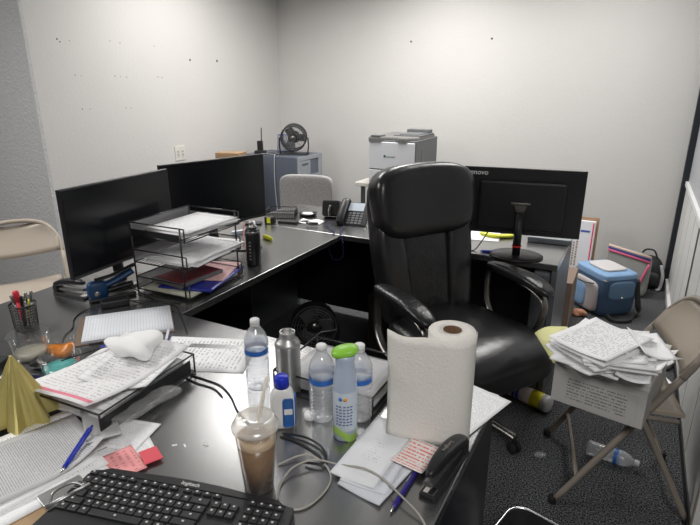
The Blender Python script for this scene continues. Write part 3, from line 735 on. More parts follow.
# lined notebook on brown clipboard
t = thing('clipboard', 'brown clipboard holding a lined notepad in front of the power brick', 'clipboard', (-1.483, 1.155, DZ), 49)
mb = MB(); mb.box(-.16, -.115, 0, .15, .115, .003, .001); mb.build('board', mat('brown_board', (.20, .14, .10), .6), t)
mb = MB(); mb.sheet(.215, .285, 4, 4, None, th=.008, M=TR(.004, 0, .003, 0, 0, -90)); mb.build('notepad', P_LINED, t)
def pen(label, a, b, m, tipm=CHROME, r=.0048, name='pen'):
    a, b = Vector(a), Vector(b); d = b - a; L_ = d.length
    q = d.to_track_quat('Z', 'Y').to_matrix().to_4x4(); M_ = q
    t = bpy.data.objects.new(name, None); C.objects.link(t); t.location = a; tag(t, label, 'pen', 'pens lying on the desk')
    mb = MB(); mb.lathe([(0, .012), (r * .8, .014), (r, .03), (r, L_ - .012), (r * .8, L_ - .01), (0, L_ - .01)], 12, M=M_); mb.build('barrel', m, t)
    mb = MB(); mb.lathe([(0, 0), (.0008, 0), (r * .75, .013), (0, .013)], 10, M=M_); mb.build('tip', tipm, t)
    mb = MB(); mb.lathe([(0, L_ - .01), (r * .5, L_ - .01), (r * .5, L_), (0, L_)], 10, M=M_); mb.build('button', m, t)
    mb = MB(); mb.box(r * .9, -.002, L_ - .05, r * .9 + .002, .002, L_ - .008, .0005, M=M_); mb.build('clip', tipm, t)
    return t
pen('white and blue pen on the desk right of the notepad', (-1.345, 1.215, DZ + .006), (-1.265, 1.12, DZ + .006), WHITE, BLUE)
o = MB().lathe([(0, 0), (.022, 0), (.024, .004), (.02, .009), (0, .011)], 24, M=Matrix.Diagonal((1, .62, 1, 1))).build('blue_badge', BLUE); o.location = (-1.40, 1.005, DZ); o.rotation_euler = (0, 0, R(40)); tag(o, 'small shiny blue oval disc near the notepad corner', 'badge')
# pen cup
t = thing('pen_cup', 'black mesh pen cup full of pens at the left edge', 'pen cup', (-1.765, .975, DZ))
mb = MB()
for k in range(26):
    a = 2 * PI * k / 26; mb.tube([(.036 * math.cos(a), .036 * math.sin(a), .004), (.04 * math.cos(a), .04 * math.sin(a), .09)], .0010, 4, False)
for j in range(9):
    z0 = .01 + j * .01; r = .036 + .004 * z0 / .09; mb.lathe([(r - .001, z0), (r + .001, z0), (r + .001, z0 + .0015), (r - .001, z0 + .0015), (r - .001, z0)], 26)
mb.build('mesh_wall', WIRE, t)
MB().lathe([(0, 0), (.036, 0), (.037, .004), (0, .004)], 26).build('base', WIRE, t)
MB().lathe([(.0395, .088), (.0425, .088), (.0425, .094), (.0395, .094), (.0395, .088)], 26).build('rim', WIRE, t)
pc = [('red marker standing in the mesh pen cup', RED, -.008, .006, .132, .009, -8), ('grey pen leaning left in the mesh pen cup', STEEL, -.022, .004, .12, .005, -16), ('dark pen in the middle of the mesh pen cup', BLACK, .004, -.012, .118, .005, 3),
      ('silver pen at the right of the mesh pen cup', SILVER, .02, -.004, .135, .0045, 7), ('tall silver pen at the far right of the pen cup', STEEL, .026, .010, .14, .0045, 12), ('white pen at the back of the mesh pen cup', WHITE, -.02, .02, .118, .005, -14), ('lime highlighter low in the mesh pen cup', YEL, .014, .018, .10, .007, 5)]
for lb, m, dx, dy, L_, r, ry in pc:
    t = thing('pen', lb, 'pen', (-1.765 + dx * .5, .975 + dy * .5, DZ + .006), 20, 'pens in the mesh cup')
    t.rotation_euler = (0, R(ry), R(20))
    MB().lathe([(0, 0), (r * .8, 0), (r, .01), (r, L_ * .7), (0, L_ * .7)], 12).build('barrel', m, t)
    MB().lathe([(0, L_ * .7), (r * 1.1, L_ * .7), (r * 1.1, L_ - .004), (r * .7, L_), (0, L_)], 12).build('cap', m, t)
# tubs
def tub(label, loc, r0, r1, h, m_in, fill, name='tub', wavy=0):
    t = thing(name, label, 'container', loc, 0, 'clear tubs at the left of the desk')
    mb = MB(); mb.lathe([(0, 0), (r0, 0), (r0 + .001, .002), (r1, h - .003), (r1 + .0025, h), (r1, h + .0015)], 40); mb.build('tub_wall', GLASSY, t)
    rf = r0 + (r1 - r0) * fill / h - .002
    fn = (lambda p, a: p + Vector((0, 0, wavy * math.sin(a * 2) * (p.z > fill * .5)))) if wavy else None
    mb = MB(); mb.lathe([(0, .002), (r0 - .002, .002), (rf, fill), (rf * .5, fill + .0), (0, fill)], 30, fn=fn); mb.build('contents', m_in, t)
    return t
t_ = tub('clear round tub nearly empty, beside the pen cup', (-1.565, .862, DZ), .048, .058, .078, mat('murky_residue', (.36, .34, .28), .4), .018)
t_ = tub('clear tub of orange slime on the desk', (-1.492, .913, DZ), .036, .042, .062, mat('orange_gel', (.85, .25, .01), .2, var=.2, vscale=40), .026, wavy=.008)
t_ = tub('clear tub of teal slime in front of the orange one', (-1.362, .823, DZ), .044, .053, .068, mat('teal_gel', (.10, .42, .40), .2, var=.15, vscale=30), .036)
paper('card', 'red card lying between the teal tub and the notepad', 'card', (-1.335, .915, DZ + .002), 32, .075, .06, REDC, th=.002)
t = thing('smartphone', 'white smartphone lying screen-up behind the gold hat', 'phone', (-1.44, .745, DZ + .001), 25)
MB().box(-.07, -.035, 0, .07, .035, .008, .003).build('body', WHITE, t); MB().box(-.058, -.031, .0078, .058, .031, .0088, .001).build('screen', mat('phone_glass', (.01, .012, .05), .1), t)
carton('phone_dock', 'low black plastic dock between the tubs', 'tray', (-1.63, .74, DZ), 25, .14, .09, .02, BLACKM, flap=False)  # plain black block for the dark phone dock
# gold party hat
t = thing('gold_hat', 'pleated gold foil cone at the left front of the desk', 'party hat', (-1.262, .645, DZ + .012))
def pl(p, a):
    k = 1 + .20 * math.sin(a * 7 + .6) * (1 - p.z / .2) + .06 * math.sin(a * 16)
    return Vector((p.x * k, p.y * k, p.z))
MB().lathe([(.072, 0), (.054, .045), (.036, .09), (.018, .135), (.003, .166), (0, .167)], 84, fn=pl, smooth=False).build('cone', GOLD, t)
# ---- left wire tray with pink banded pages
t = thing('letter_tray', 'low black wire letter tray under the pink-banded pages', 'letter tray', (-1.165, .845, DZ), 3)
hx, hy = .13, .165
mb = MB()
for zz in (.006, .062):
    P = [(-hx, -hy, zz), (hx, -hy, zz), (hx, hy, zz), (-hx, hy, zz)]
    for k in range(4): mb.tube([P[k], P[(k + 1) % 4]], .0026, 6, False)
for x, y in ((-hx, -hy), (hx, -hy), (hx, hy), (-hx, hy)): mb.tube([(x, y, 0), (x, y, .064)], .0026, 6, False)
mb.build('wire_frame', WIRE, t)
mb = MB()
for k in range(1, 20): mb.tube([(-hx + k * .013, -hy, .006), (-hx + k * .013, hy, .006)], .0009, 4, False)
mb.build('wire_floor', WIRE, t)
MB().box(hx - .001, -hy, .01, hx + .0005, hy * .9, .05).build('side_panel', BLACK, t)
stack('paper_stack', 'thick pile of white pages lying inside the low wire tray', 'papers', (-1.165, .85, DZ + .009), 3, .215, .28, 6, .007, PAPER, 1.5, .004, top=P_FORM)
def sag(x, y): return .030 * (-y / .15) ** 2 * (y < 0) + .012 * (x / .11) ** 2
paper('printed_page', 'page with a pink band on its edge draped over the low wire tray', 'paper', (-1.17, .835, DZ + .068), 1, .25, .34, P_PINKBAND, lambda x, y: .016 * (abs(y) / .16) ** 2 + .006 * math.sin(x * 16))
paper('printed_page', 'curling form page at the right end of the low wire tray', 'paper', (-1.13, .90, DZ + .064), 16, .20, .25, P_FORM, lambda x, y: .018 * (x / .1) ** 2)
def crumple(label, loc, rz, sx, sy, sz, m, name, cat, seed=1, n=14, amp=.25, e=2.4):
    rnd = random.Random(seed); ph = [(rnd.uniform(20, 90), rnd.uniform(20, 90), rnd.uniform(20, 90), rnd.uniform(0, 6)) for _ in range(5)]
    def f(q):
        k = sum(math.sin(q.x * a + q.y * b + q.z * c + d) for a, b, c, d in ph) / 5
        return q * (1 + amp * k)
    o = MB().puff((0, 0, sz * .5), (sx, sy, sz), e, n, f).build(name, m); o.location = loc; o.rotation_euler = (0, 0, R(rz)); return tag(o, label, cat)
crumple('added crumpled white blob over an erased patch on the tray pages', (-1.165, .925, DZ + .080), 25, .13, .125, .05, WHITE_BLOB, 'tissue', 'tissue', 3, 22, .5)  # white blob added over an erased patch; no tissue known there
crumple('crumpled clear plastic wrap beside the low wire tray', (-1.025, .80, DZ), 82, .22, .045, .035, WRAP, 'plastic_wrap', 'plastic wrap', 5, 20, .45)
crumple('crumpled black plastic bag behind the teal tub', (-1.46, .835, DZ), 20, .10, .06, .03, BLACK, 'plastic_bag', 'bag', 9, 12, .4)
# sheet in centre, cables
paper('printed_page', 'handwritten list page lying between the notepad and first bottle', 'paper', (-1.10, 1.12, DZ + .001), -70 + 3, .215, .30, P_LIST, lambda x, y: .002 * math.sin(x * 30))
z_ = DZ + .0025
cord('upper black cable from the wire tray to the bottles', [(-1.06, 1.00, z_), (-.99, 1.00, z_), (-.93, .995, z_), (-.87, .965, z_), (-.81, .92, z_), (-.74, .885, z_), (-.69, .865, z_)])
cord('lower black cable from the wire tray towards the coffee', [(-1.06, .985, z_), (-1.00, .975, z_), (-.94, .975, z_), (-.89, .955, z_)], .002)
cord('short black cable from the lotion bottle across the grey loop', [(-.655, .895, z_ + .002), (-.60, .905, z_ + .004), (-.55, .895, z_ + .004), (-.515, .865, z_ + .004), (-.515, .84, z_ + .006), (-.55, .83, z_ + .004)], .0028)
cord('second short black cable just beside the lotion bottle', [(-.655, .885, z_), (-.60, .885, z_), (-.54, .87, z_), (-.52, .85, z_)], .0022)
cord('thin black cable crossing over the tubs to the tray', [(-1.32, .80, DZ + .075), (-1.30, .86, DZ + .075), (-1.28, .93, DZ + .07), (-1.32, 1.0, DZ + .012), (-1.40, 1.06, DZ + .004), (-1.47, .99, DZ + .004)], .002)
# ================================================================ PAPERS FRONT LEFT
t = thing('clipboard', 'brown clipboard piled with printed sheets at the front left', 'clipboard', (-1.055, .44, DZ), -13)
MB().box(-.13, -.22, 0, .145, .195, .004, .001).build('board', mat('tan_board', (.42, .28, .15), .6), t)
mb = MB(); mb.box(.085, .06, .018, .142, .145, .0205, .001); mb.tube([(.13, .07, .022), (.115, .085, .032), (.115, .12, .032), (.13, .135, .022)], .003, 6); mb.tube([(.134, .06, .022), (.134, .145, .022)], .005, 8, False); mb.build('clip', STEEL, t)
for k, (x, y, rz, m) in enumerate(((-1.045, .50, -12, PAPER), (-1.07, .52, -16, P_TEXT), (-1.085, .50, -9, PAPER), (-1.115, .55, -14, P_TEXT), (-1.09, .54, -17, P_GREY))):
    lb = ['lowest white sheet, under the clipboard pile', 'second sheet from the bottom of the clipboard pile', 'blank sheet in the middle of the clipboard pile', 'text sheet just under the grey top page of the pile', 'grey densely printed page on top of the clipboard pile'][k]
    zz = DZ + .005 + k * .0022
    def cf(x, y, k=k): return .0 + (.03 * max(0, (x + y - .12) / .1) ** 2 if k == 4 else 0)
    paper('printed_page', lb, 'paper', (x, y, zz), rz, .216, .279, m, cf, th=.0018, group='sheets on the front clipboard')
paper('envelope', 'grey curled envelope behind the clipboard pen', 'paper', (-1.045, .70, DZ + .016), -32, .15, .075, mat('grey_envelope', (.50, .50, .50), .6), lambda x, y: .012 * (x / .07) ** 2)
for lb, x, y, rz, w_, h_, m, k in (('white slip with small print under the pink note', -.955, .68, -28, .14, .13, P_TEXT, 0), ('white slip poking out behind the pink note', -.985, .72, 14, .12, .11, P_TEXT, 1), ('white page corner under the keyboard edge', -.915, .55, -28, .14, .16, PAPER, 0),
                                ('pink note beside the keyboard corner', -.905, .642, -22, .10, .072, P_PINKN, 2), ('small red label right behind the pink note', -.868, .688, -26, .052, .04, REDC, 3)):
    paper('note' if k > 1 else 'printed_page', lb, 'paper', (x, y, DZ + .001 + .002 * k), rz, w_, h_, m, th=.001)
pen('blue pen lying on the front clipboard papers', (-.975, .545, DZ + .022), (-1.04, .675, DZ + .036), BLUE, CHROME, .0055)
for k, (x, y, rz) in enumerate(((-.854, .745, 40), (-.832, .755, -30), (-.79, .78, 10))):
    o = MB().box(-.006, -.002, 0, .006, .002, .0015).build('paper_scrap', PAPER); o.location = (x, y, DZ); o.rotation_euler = (0, 0, R(rz))
    tag(o, ['largest white paper crumb on the desk behind the keyboard', 'middle one of three white paper crumbs behind the keyboard', 'paper crumb nearest the coffee cup'][k], 'scrap', 'paper crumbs behind the keyboard')
# ================================================================ KEYBOARD
t = thing('keyboard', 'black computer keyboard with curved back edge at the picture front', 'keyboard', (-.690, .560, DZ), 13.5)
top = [(-.225 + .45 * i / 16, .088 + .022 * (1 - ((i - 8) / 8) ** 2)) for i in range(17)]
poly = [(-.232, .07), ] + top + [(.232, .07), (.238, -.10), (.20, -.115), (-.20, -.115), (-.238, -.10)]
mb = MB(); mb.prism(poly[::-1], 0, .017, .006, seg=3); mb.build('case', mat('keyboard_case', (.020, .021, .023), .42), t)
# raised top strip and media keys
mb = MB(); mb.prism([(-.21, .083), (.21, .083), (.19, .096), (0, .104), (-.19, .096)], .0165, .019, .001); mb.build('media_strip', BLACK, t)
KEY = mat('key_plastic', (.028, .028, .030), .45)
KL = mat('key_legend', (.55, .55, .55), .6)
kproto = {}
nkey = [0]
def key(x, y, w_=.0165, h_=.0155, z0=.0165):
    k = (w_, h_)
    if k not in kproto:
        mb = MB(); mb.box(-w_ / 2, -h_ / 2, 0, w_ / 2, h_ / 2, .0065, .0016); kproto[k] = mb.build('key', KEY, t)
        mb = MB(); mb.box(-.003, 0, .0064, .0015, .004, .0067); lg = mb.build('legend', KL, kproto[k])
        o = kproto[k]
    else:
        o = kproto[k].copy(); C.objects.link(o); o.parent = t
        c = kproto[k].children[0].copy(); C.objects.link(c); c.parent = o
    o.location = (x, y, z0)
px_ = .0188
x0 = -.222
for i in range(4): key(x0 + .008 + .022 * i + .025, .0725 , .017, .008)
for i in range(4): key(x0 + .008 + .022 * i + .122, .0725, .017, .008)
for i in range(4): key(x0 + .008 + .022 * i + .218, .0725, .017, .008)
key(x0 + .008, .0725, .017, .008)
for r_, (n, off, y) in enumerate(((13, 0, .053), (12, .028, .034), (11, .033, .015), (10, .042, -.004))):
    if off: key(x0 + off / 2 - .003, y, off - .002 + .006)
    for i in range(n): key(x0 + .0085 + off + .006 * (off > 0) + i * px_, y)
    xe = x0 + off + .006 * (off > 0) + n * px_; w_ = x0 + 15.2 * px_ - xe
    key(xe + w_ / 2, y, w_ - .002)
for i, (w_) in enumerate((.024, .022, .022, .108, .022, .022, .022, .024)):
    pass
xx = x0
for w_ in (.024, .022, .022, .112, .022, .022, .022, .026): key(xx + w_ / 2, -.023, w_ - .002); xx += w_ + .0015
for r_ in range(2):
    for i in range(3): key(.078 + i * px_, .053 - r_ * .019)
for i in range(4): key(.146 + i * px_, .0725, .0155, .008)
for r_ in range(4):
    for i in range(4): key(.146 + i * px_, .053 - r_ * .019)
key(.078 + px_, -.004); 
for i in range(3): key(.078 + i * px_, -.023)
text('logo', 'logitech', .013, mat('logo_grey', (.55, .55, .55), .5), t, (.0, .0925, .0195), (0, 0, 0), bold=.0002)
# ================================================================ ICED COFFEE
t = thing('coffee_cup', 'clear plastic cup of iced coffee with domed lid and straw', 'cup', (-.598, .728, DZ))
def cupr(z): return .0305 + .0125 * z / .15
MB().lathe([(0, 0), (.029, 0), (.0305, .003), (cupr(.15), .15)], 40).build('cup_wall', CLEAR, t)
COF = mat('iced_coffee', (.25, .14, .065), .25, var=.35, vscale=45)
MB().lathe([(0, .004), (.0295, .004), (cupr(.112) - .0015, .112), (0, .112)], 36).build('coffee', COF, t)
FOAM = mat('milk_foam', (.62, .46, .30), .4, var=.2, vscale=60)
MB().lathe([(cupr(.112) - .0015, .1115), (cupr(.128) - .0015, .126), (.02, .122), (0, .120), (0, .1115)], 36).build('foam', FOAM, t)
mb = MB()
for k in range(6):
    a = k * 1.05; mb.box(-.009, -.009, -.009, .009, .009, .009, .003, M=TR(.019 * math.cos(a), .019 * math.sin(a), .126, 20 * k, 33 * k, 15 * k))
mb.build('ice_cubes', clear_mat('ice', (.95, .9, .85), .35, .1), t)
MB().lathe([(.0445, .144), (.0475, .147), (.0475, .153), (.045, .156), (.041, .160), (.040, .168), (.034, .172), (.030, .164), (.008, .164), (0, .164)], 44).build('lid', clear_mat('lid_plastic', (.98, .96, .92), .42, .12), t)
MB().tube([(-.004, -.004, .02), (.006, .004, .165), (.022, .018, .258)], .0036, 10, False).build('straw', mat('straw', (.72, .67, .58), .35), t)
# ================================================================ BOTTLES
def bottle_prof(h=.205, r=.0325):
    p = [(0, .004), (r * .45, .002), (r * .8, 0), (r * .97, .006), (r, .014)]
    z = .02
    while z < .095: p += [(r, z), (r * .95, z + .0035), (r, z + .007)]; z += .0095
    p += [(r * .985, .10), (r * .985, .132), (r, .138), (r * .97, .148), (r * .80, .163), (r * .55, .176), (r * .38, .184), (r * .36, .190)]
    return p
BLAB = mat('blue_label', (.03, .14, .48), .4); CAPW = mat('white_cap', (.8, .8, .8), .4)
def water_bottle(label, loc, r=.0325, rot=None, group='clear water bottles', labelblock='ring'):
    t = thing('water_bottle', label, 'bottle', loc, 30, group)
    if rot: t.rotation_euler = rot
    MB().lathe(bottle_prof(r=r), 32).build('body', CLEARB, t)
    if labelblock == 'ring':
        MB().lathe([(r * .995, .108), (r * 1.0, .109), (r * 1.0, .121), (r * .995, .122)], 32).build('label', BLAB, t)
    MB().lathe([(r * .99, .121), (r * .995, .121), (r * .995, .134), (r * .99, .135)], 32).build('clear_label', clear_mat('pale_label', (.7, .8, .95), .4, .2), t)
    mb = MB(); mb.lathe([(r * .36, .187), (r * .40, .188), (r * .40, .192), (r * .36, .193)], 20); mb.build('neck_ring', CAPW, t)
    MB().lathe([(0, .205), (r * .33, .205), (r * .40, .203), (r * .40, .191), (0, .191)], 20).build('cap', CAPW, t)
    return t
water_bottle('clear water bottle standing alone left of the steel flask', (-.838, 1.045, DZ))
water_bottle('clear water bottle between the steel flask and the air freshener', (-.605, 1.00, DZ))
water_bottle('clear water bottle half hidden behind the air freshener can', (-.525, 1.045, DZ))
# steel flask, open mouth
t = thing('steel_flask', 'dented metal flask with open neck behind the lotion bottle', 'flask', (-.752, 1.07, DZ))
def dent(p, a):
    k = 1 + .012 * math.sin(3 * a + 60 * p.z) + .01 * math.sin(5 * a - 40 * p.z); return Vector((p.x * k, p.y * k, p.z))
MB().lathe([(0, 0), (.031, 0), (.033, .004), (.033, .135), (.0345, .138), (.0345, .144), (.031, .150), (.0215, .158), (.0205, .162), (.0205, .172), (.0215, .176), (.0195, .178), (.0175, .174), (.0175, .13), (0, .13)], 40, fn=dent).build('body', mat('dull_steel', (.50, .50, .49), .42, metal=.85, bump=.4, bscale=30, var=.25, vscale=30), t)
MB().lathe([(0, .12), (.0125, .12), (.0125, .150), (0, .150)], 20).build('dark_mouth', BLACKM, t)
# lotion
t = thing('lotion_bottle', 'white lotion bottle with a blue screw cap', 'bottle', (-.672, .925, DZ), 35)
def lf(q): q = q.copy(); k = 1 - .42 * max(0, (q.z - .025) / .035) ** 1.5; q.x *= k; return q
MB().puff((0, 0, .056), (.058, .036, .112), 6, 10, lf).build('body', mat('lotion_white', (.80, .79, .78), .35), t)
MB().lathe([(0, .140), (.0155, .140), (.0175, .137), (.0175, .112), (0, .110)], 24).build('cap', mat('cap_blue', (.01, .03, .50), .35), t)
mb = MB(); mb.box(.0, -.0195, .012, .026, -.0175, .088, .006); mb.box(.0278, -.012, .012, .0296, .012, .088, .004); mb.build('label', mat('label_blue', (.03, .12, .38), .4), t)
mb = MB(); mb.box(.003, -.0200, .045, .023, -.0185, .060, .002); mb.box(.0290, -.009, .045, .0300, .009, .060, .002); mb.build('label_stripe', WHITE, t)
t = thing('bottle_cap', 'small loose white bottle cap on the desk beside the lotion', 'cap', (-.632, .985, DZ)); MB().lathe([(0, 0), (.0145, 0), (.0155, .003), (.0155, .013), (.013, .016), (0, .0165)], 24).build('cap', CAPW, t)
# air freshener
t = thing('air_freshener', 'pale blue air freshener can with lime green oval top', 'spray can', (-.522, .965, DZ), 25)
AFB = mat('pale_blue_can', (.42, .50, .62), .3)
MB().lathe([(0, 0), (.026, 0), (.0285, .004), (.0285, .13), (.0275, .15), (.0245, .175), (.0215, .19), (.022, .205), (.0245, .218), (0, .219)], 36).build('body', AFB, t)
MB().lathe([(.0284, .028), (.0288, .03), (.0288, .128), (.0284, .13)], 36).build('label', mat('label_pale', (.56, .63, .70), .4, var=.1, vscale=80), t)
def lbw(p, a): return Vector((p.x, p.y, p.z + .010 * math.sin(a * 2)))
MB().lathe([(.0286, .006), (.0290, .008), (.0290, .026), (.0286, .028)], 36, fn=lbw).build('green_band', mat('leaf_green', (.35, .55, .12), .4), t)
mb = MB()
rl = random.Random(4)
for r_ in range(7):
    for k in range(5):
        a = R(-125 + k * 17 + rl.uniform(-2, 2)); zz = .045 + r_ * .008
        mb.box(-.003, -.0005, 0, .0028, .0005, .003, M=TR(.0292 * math.cos(a), .0292 * math.sin(a), zz, 0, 0, math.degrees(a) + 90))
mb.build('small_print', mat('print_blue', (.12, .16, .32), .5), t)
mb = MB()
for a, mm in ((-108, 0), (-85, 1)): 
    mb.mi = mm; mb.lathe([(0, .0012), (.0045, .001), (.005, 0)], 14, M=TR(.0288 * math.cos(R(a)), .0288 * math.sin(R(a)), .114, 0, 90, 0) if False else (TR(0, 0, .114, 0, 0, a) @ TR(.0288, 0, 0, 0, 90, 0)))
mb.build('label_icons', [mat('icon_blue', (.05, .2, .55), .4), mat('icon_orange', (.8, .35, .05), .4)], t)
mb = MB(); mb.puff((0, 0, 0), (.064, .05, .024), 2.4, 8, M=TR(.0, 0, .224, 0, -12, 0)); mb.build('cap', mat('lime_cap', (.28, .62, .06), .35), t)
# wire tray on the right
t = thing('letter_tray', 'black wire letter tray with papers behind the bottles', 'letter tray', (-.645, 1.175, DZ), 0)
hx, hy = .15, .115
mb = MB()
for zz in (.006, .055):
    P = [(-hx, -hy, zz), (hx, -hy, zz), (hx, hy, zz), (-hx, hy, zz)]
    for k in range(4): mb.tube([P[k], P[(k + 1) % 4]], .0028, 6, False)
for x, y in ((-hx, -hy), (hx, -hy), (hx, hy), (-hx, hy)): mb.tube([(x, y, 0), (x, y, .056)], .0028, 6, False)
mb.tube([(-hx, hy * .2, .055), (-hx + .02, hy * .9, .08), (-hx + .07, hy, .095)], .0028, 6, False)
mb.build('wire_frame', WIRE, t)
mb = MB()
for k in range(1, 22): mb.tube([(-hx + k * .0136, -hy, .006), (-hx + k * .0136, hy, .006)], .0009, 4, False)
mb.build('wire_floor', WIRE, t)
stack('paper_stack', 'grey papers inside the wire tray behind the bottles', 'papers', (-.64, 1.178, DZ + .009), 90, .205, .27, 5, .007, PAPERG, 1.2, .004, top=P_GREY)
# ================================================================ PAPER TOWEL ROLL
t = thing('paper_towel_roll', 'upright white paper towel roll with one loose sheet', 'paper towels', (-.308, 1.073, DZ))
mb = MB(); mb.lathe([(.0205, .001), (.051, .001), (.053, .004), (.053, .276), (.051, .279), (.0205, .279), (.0205, .001)], 64); mb.build('roll', TOWEL, t)
mb = MB(); mb.lathe([(.019, 0), (.0205, 0), (.0205, .28), (.019, .28), (.019, 0)], 32); mb.build('cardboard_core', mat('core_brown', (.14, .075, .04), .8), t)
# loose sheet leaves tangentially on the camera side
ta = R(-20)
path = []
for k in range(13):
    a = R(20 - k * 9); path.append((.0545 * math.cos(a), .0545 * math.sin(a)))
ex, ey = path[-1]; a = R(20 - 12 * 9) - PI / 2
for k in range(1, 11):
    s_ = k * .0128; path.append((ex + math.cos(a + .0) * s_ + .0, ey + math.sin(a) * s_ - .02 * math.sin(s_ * 18) * .6))
tb = bmesh.new(); cols = []
mb = MB(); nn = len(path)
for i, (x, y) in enumerate(path):
    row = []
    for j in range(13):
        z0 = j / 12 * .277 + .001; f = max(0, (i - 12) / 10)
        row.append(tb.verts.new((x, y + .006 * f * math.sin(z0 * 14), z0 - (.006 * f * math.sin(x * 60)) * (j / 12))))
    cols.append(row)
for i in range(nn - 1):
    for j in range(12):
        f = tb.faces.new((cols[i][j], cols[i + 1][j], cols[i + 1][j + 1], cols[i][j + 1])); f.smooth = True
mb._merge(tb); o = mb.build('loose_sheet', TOWEL, t); sm = o.modifiers.new('thick', 'SOLIDIFY'); sm.thickness = .0008
# papers at right end of desk
paper('printed_page', 'printed page poking out right of the towel roll, its left sheet', 'paper', (-.325, 1.215, DZ + .001), -8, .15, .21, P_TEXT, th=.001)
paper('printed_page', 'printed page overhanging the desk corner beside the towel roll', 'paper', (-.300, 1.215, DZ + .0035), -17, .15, .20, P_TEXT, th=.001)
# envelopes
for k, (x, y, rz, w_, h_, m, lb) in enumerate(((-.385, .915, -9, .105, .235, mat('envelope_white', (.66, .68, .73), .6), 'lowest white envelope of the pile before the towel roll'), (-.408, .935, 3, .105, .235, mat('envelope_white', (.66, .68, .73), .6), 'middle white envelope of the pile before the towel roll'), (-.428, .94, -1, .105, .235, P_ENV, 'top white envelope with an address printed on it by the towel roll'))):
    paper('envelope', lb, 'envelope', (x, y, DZ + .001 + k * .003), rz, w_, h_, m, lambda x, y: .003 * (x / .05) ** 2, th=.0022, group='envelopes before the towel roll')
paper('note', 'white notepaper covered in red handwriting beside the stapler', 'note', (-.338, .958, DZ + .0105), -8, .08, .10, P_RED, lambda x, y: .006 * (y / .05) ** 2)
stapler('black stapler at the right front, next to the red note', (-.266, .945, DZ), -96, BLACK, 7, .185, logo='Swingline')
pen('dark blue pen in front of the red handwritten note', (-.325, .785, DZ + .006), (-.322, .925, DZ + .006), mat('indigo_pen', (.03, .02, .20), .35), CHROME, .0055)
z_ = DZ + .003
cc = [(-.60, .80, z_), (-.565, .846, z_ + .006), (-.52, .85, z_ + .004), (-.482, .825, z_), (-.468, .785, z_), (-.475, .73, z_), (-.50, .703, z_), (-.535, .712, z_), (-.56, .75, z_), (-.56, .80, z_ + .008), (-.53, .84, z_ + .01), (-.48, .855, z_ + .006), (-.42, .862, z_ + .013), (-.37, .85, z_ + .014), (-.31, .82, z_ + .012), (-.27, .80, z_ + .006), (-.245, .77, z_), (-.25, .72, z_)]
cord('grey charging cable looped once before the envelopes', cc, .0023, mat('grey_cable', (.36, .34, .31), .4))
crumple('tiny crushed black scrap near the water bottles', (-.475, 1.02, DZ), 0, .02, .012, .01, BLACK, 'scrap', 'scrap', 11, 5, .4)
# ================================================================ BRIDGE AND BACK DESK SMALL THINGS
t = thing('air_duster', 'black spray can with grey collar on the desk return', 'spray can', (-1.505, 1.90, DZ))
MB().lathe([(0, 0), (.032, 0), (.034, .004), (.034, .16), (.032, .167), (.028, .172), (0, .172)], 32).build('can', BLACK, t)
MB().lathe([(.0335, .15), (.0345, .152), (.0345, .160), (.0335, .162)], 32).build('band', STEEL, t)
mb = MB(); mb.lathe([(0, .172), (.022, .172), (.022, .182), (.016, .188), (.014, .205), (0, .206)], 24); mb.box(-.008, -.02, .19, .008, .01, .206, .003); mb.build('nozzle', STEEL, t)
mb = MB()
for k in range(6): mb.box(-.004, -.0346, .03 + k * .016, .006, -.0335, .036 + k * .016, M=TR(0, 0, 0, 0, 0, 10))
mb.build('label_print', mat('label_grey', (.3, .3, .32), .5), t)
paper('note', 'pinkish red card standing behind the black spray can', 'card', (-1.80, 2.20, DZ + .05), -60, .05, .09, mat('salmon_card', (.85, .35, .30), .6), th=.002, rx=82)
o = MB().box(-.05, -.015, 0, .05, .015, .022, .004).build('tape_dispenser', mat('pale_clear_plastic', (.50, .54, .60), .3)); o.location = (-1.90, 2.29, DZ); o.rotation_euler = (0, 0, R(60)); tag(o, 'pale clear plastic tape holder by the second screen base', 'tape dispenser')
t = thing('highlighter', 'short yellow-green highlighter lying behind the spray can', 'highlighter', (-1.70, 2.27, DZ + .011), -20)
MB().lathe([(0, -.035), (.009, -.034), (.0115, -.02), (.0115, .02), (.008, .035), (0, .036)], 16, M=TR(0, 0, 0, 0, 90, 0)).build('barrel', YEL, t); MB().lathe([(0, .034), (.006, .034), (.006, .045), (0, .046)], 12, M=TR(0, 0, 0, 0, 90, 0)).build('tip', YEL, t)
cord('black cable lying beside the second screen base', [(-1.95, 2.10, z_), (-1.78, 2.02, z_), (-1.68, 2.04, z_), (-1.63, 2.12, z_), (-1.70, 2.18, z_)], .003)
o = MB().puff((0, 0, .012), (.03, .022, .024), 3, 5).build('cable_plug', BLACK); o.location = (-1.60, 2.02, DZ); tag(o, 'small black plug lying next to the spray can', 'plug')
t = thing('mesh_organizer', 'low black mesh desk organizer in front of the grey chair', 'organizer', (-1.93, 2.74, DZ), 24)
mb = MB()
for zz in (.003, .05):
    P = [(-.09, -.06, zz), (.09, -.06, zz), (.09, .06, zz), (-.09, .06, zz)]
    for k in range(4): mb.tube([P[k], P[(k + 1) % 4]], .003, 6, False)
for k in range(13):
    for yy in (-.06, .06): mb.tube([(-.09 + k * .015, yy, .003), (-.09 + k * .015, yy, .05)], .0012, 4, False)
for k in range(9):
    for xx in (-.09, .09): mb.tube([(xx, -.06 + k * .015, .003), (xx, -.06 + k * .015, .05)], .0012, 4, False)
mb.build('mesh_frame', WIRE, t); MB().box(-.09, -.06, 0, .09, .06, .003).build('base', WIRE, t)
t = thing('tape_roll', 'small yellow and black tape gadget by the mesh organizer', 'tape', (-1.89, 2.56, DZ), 10)
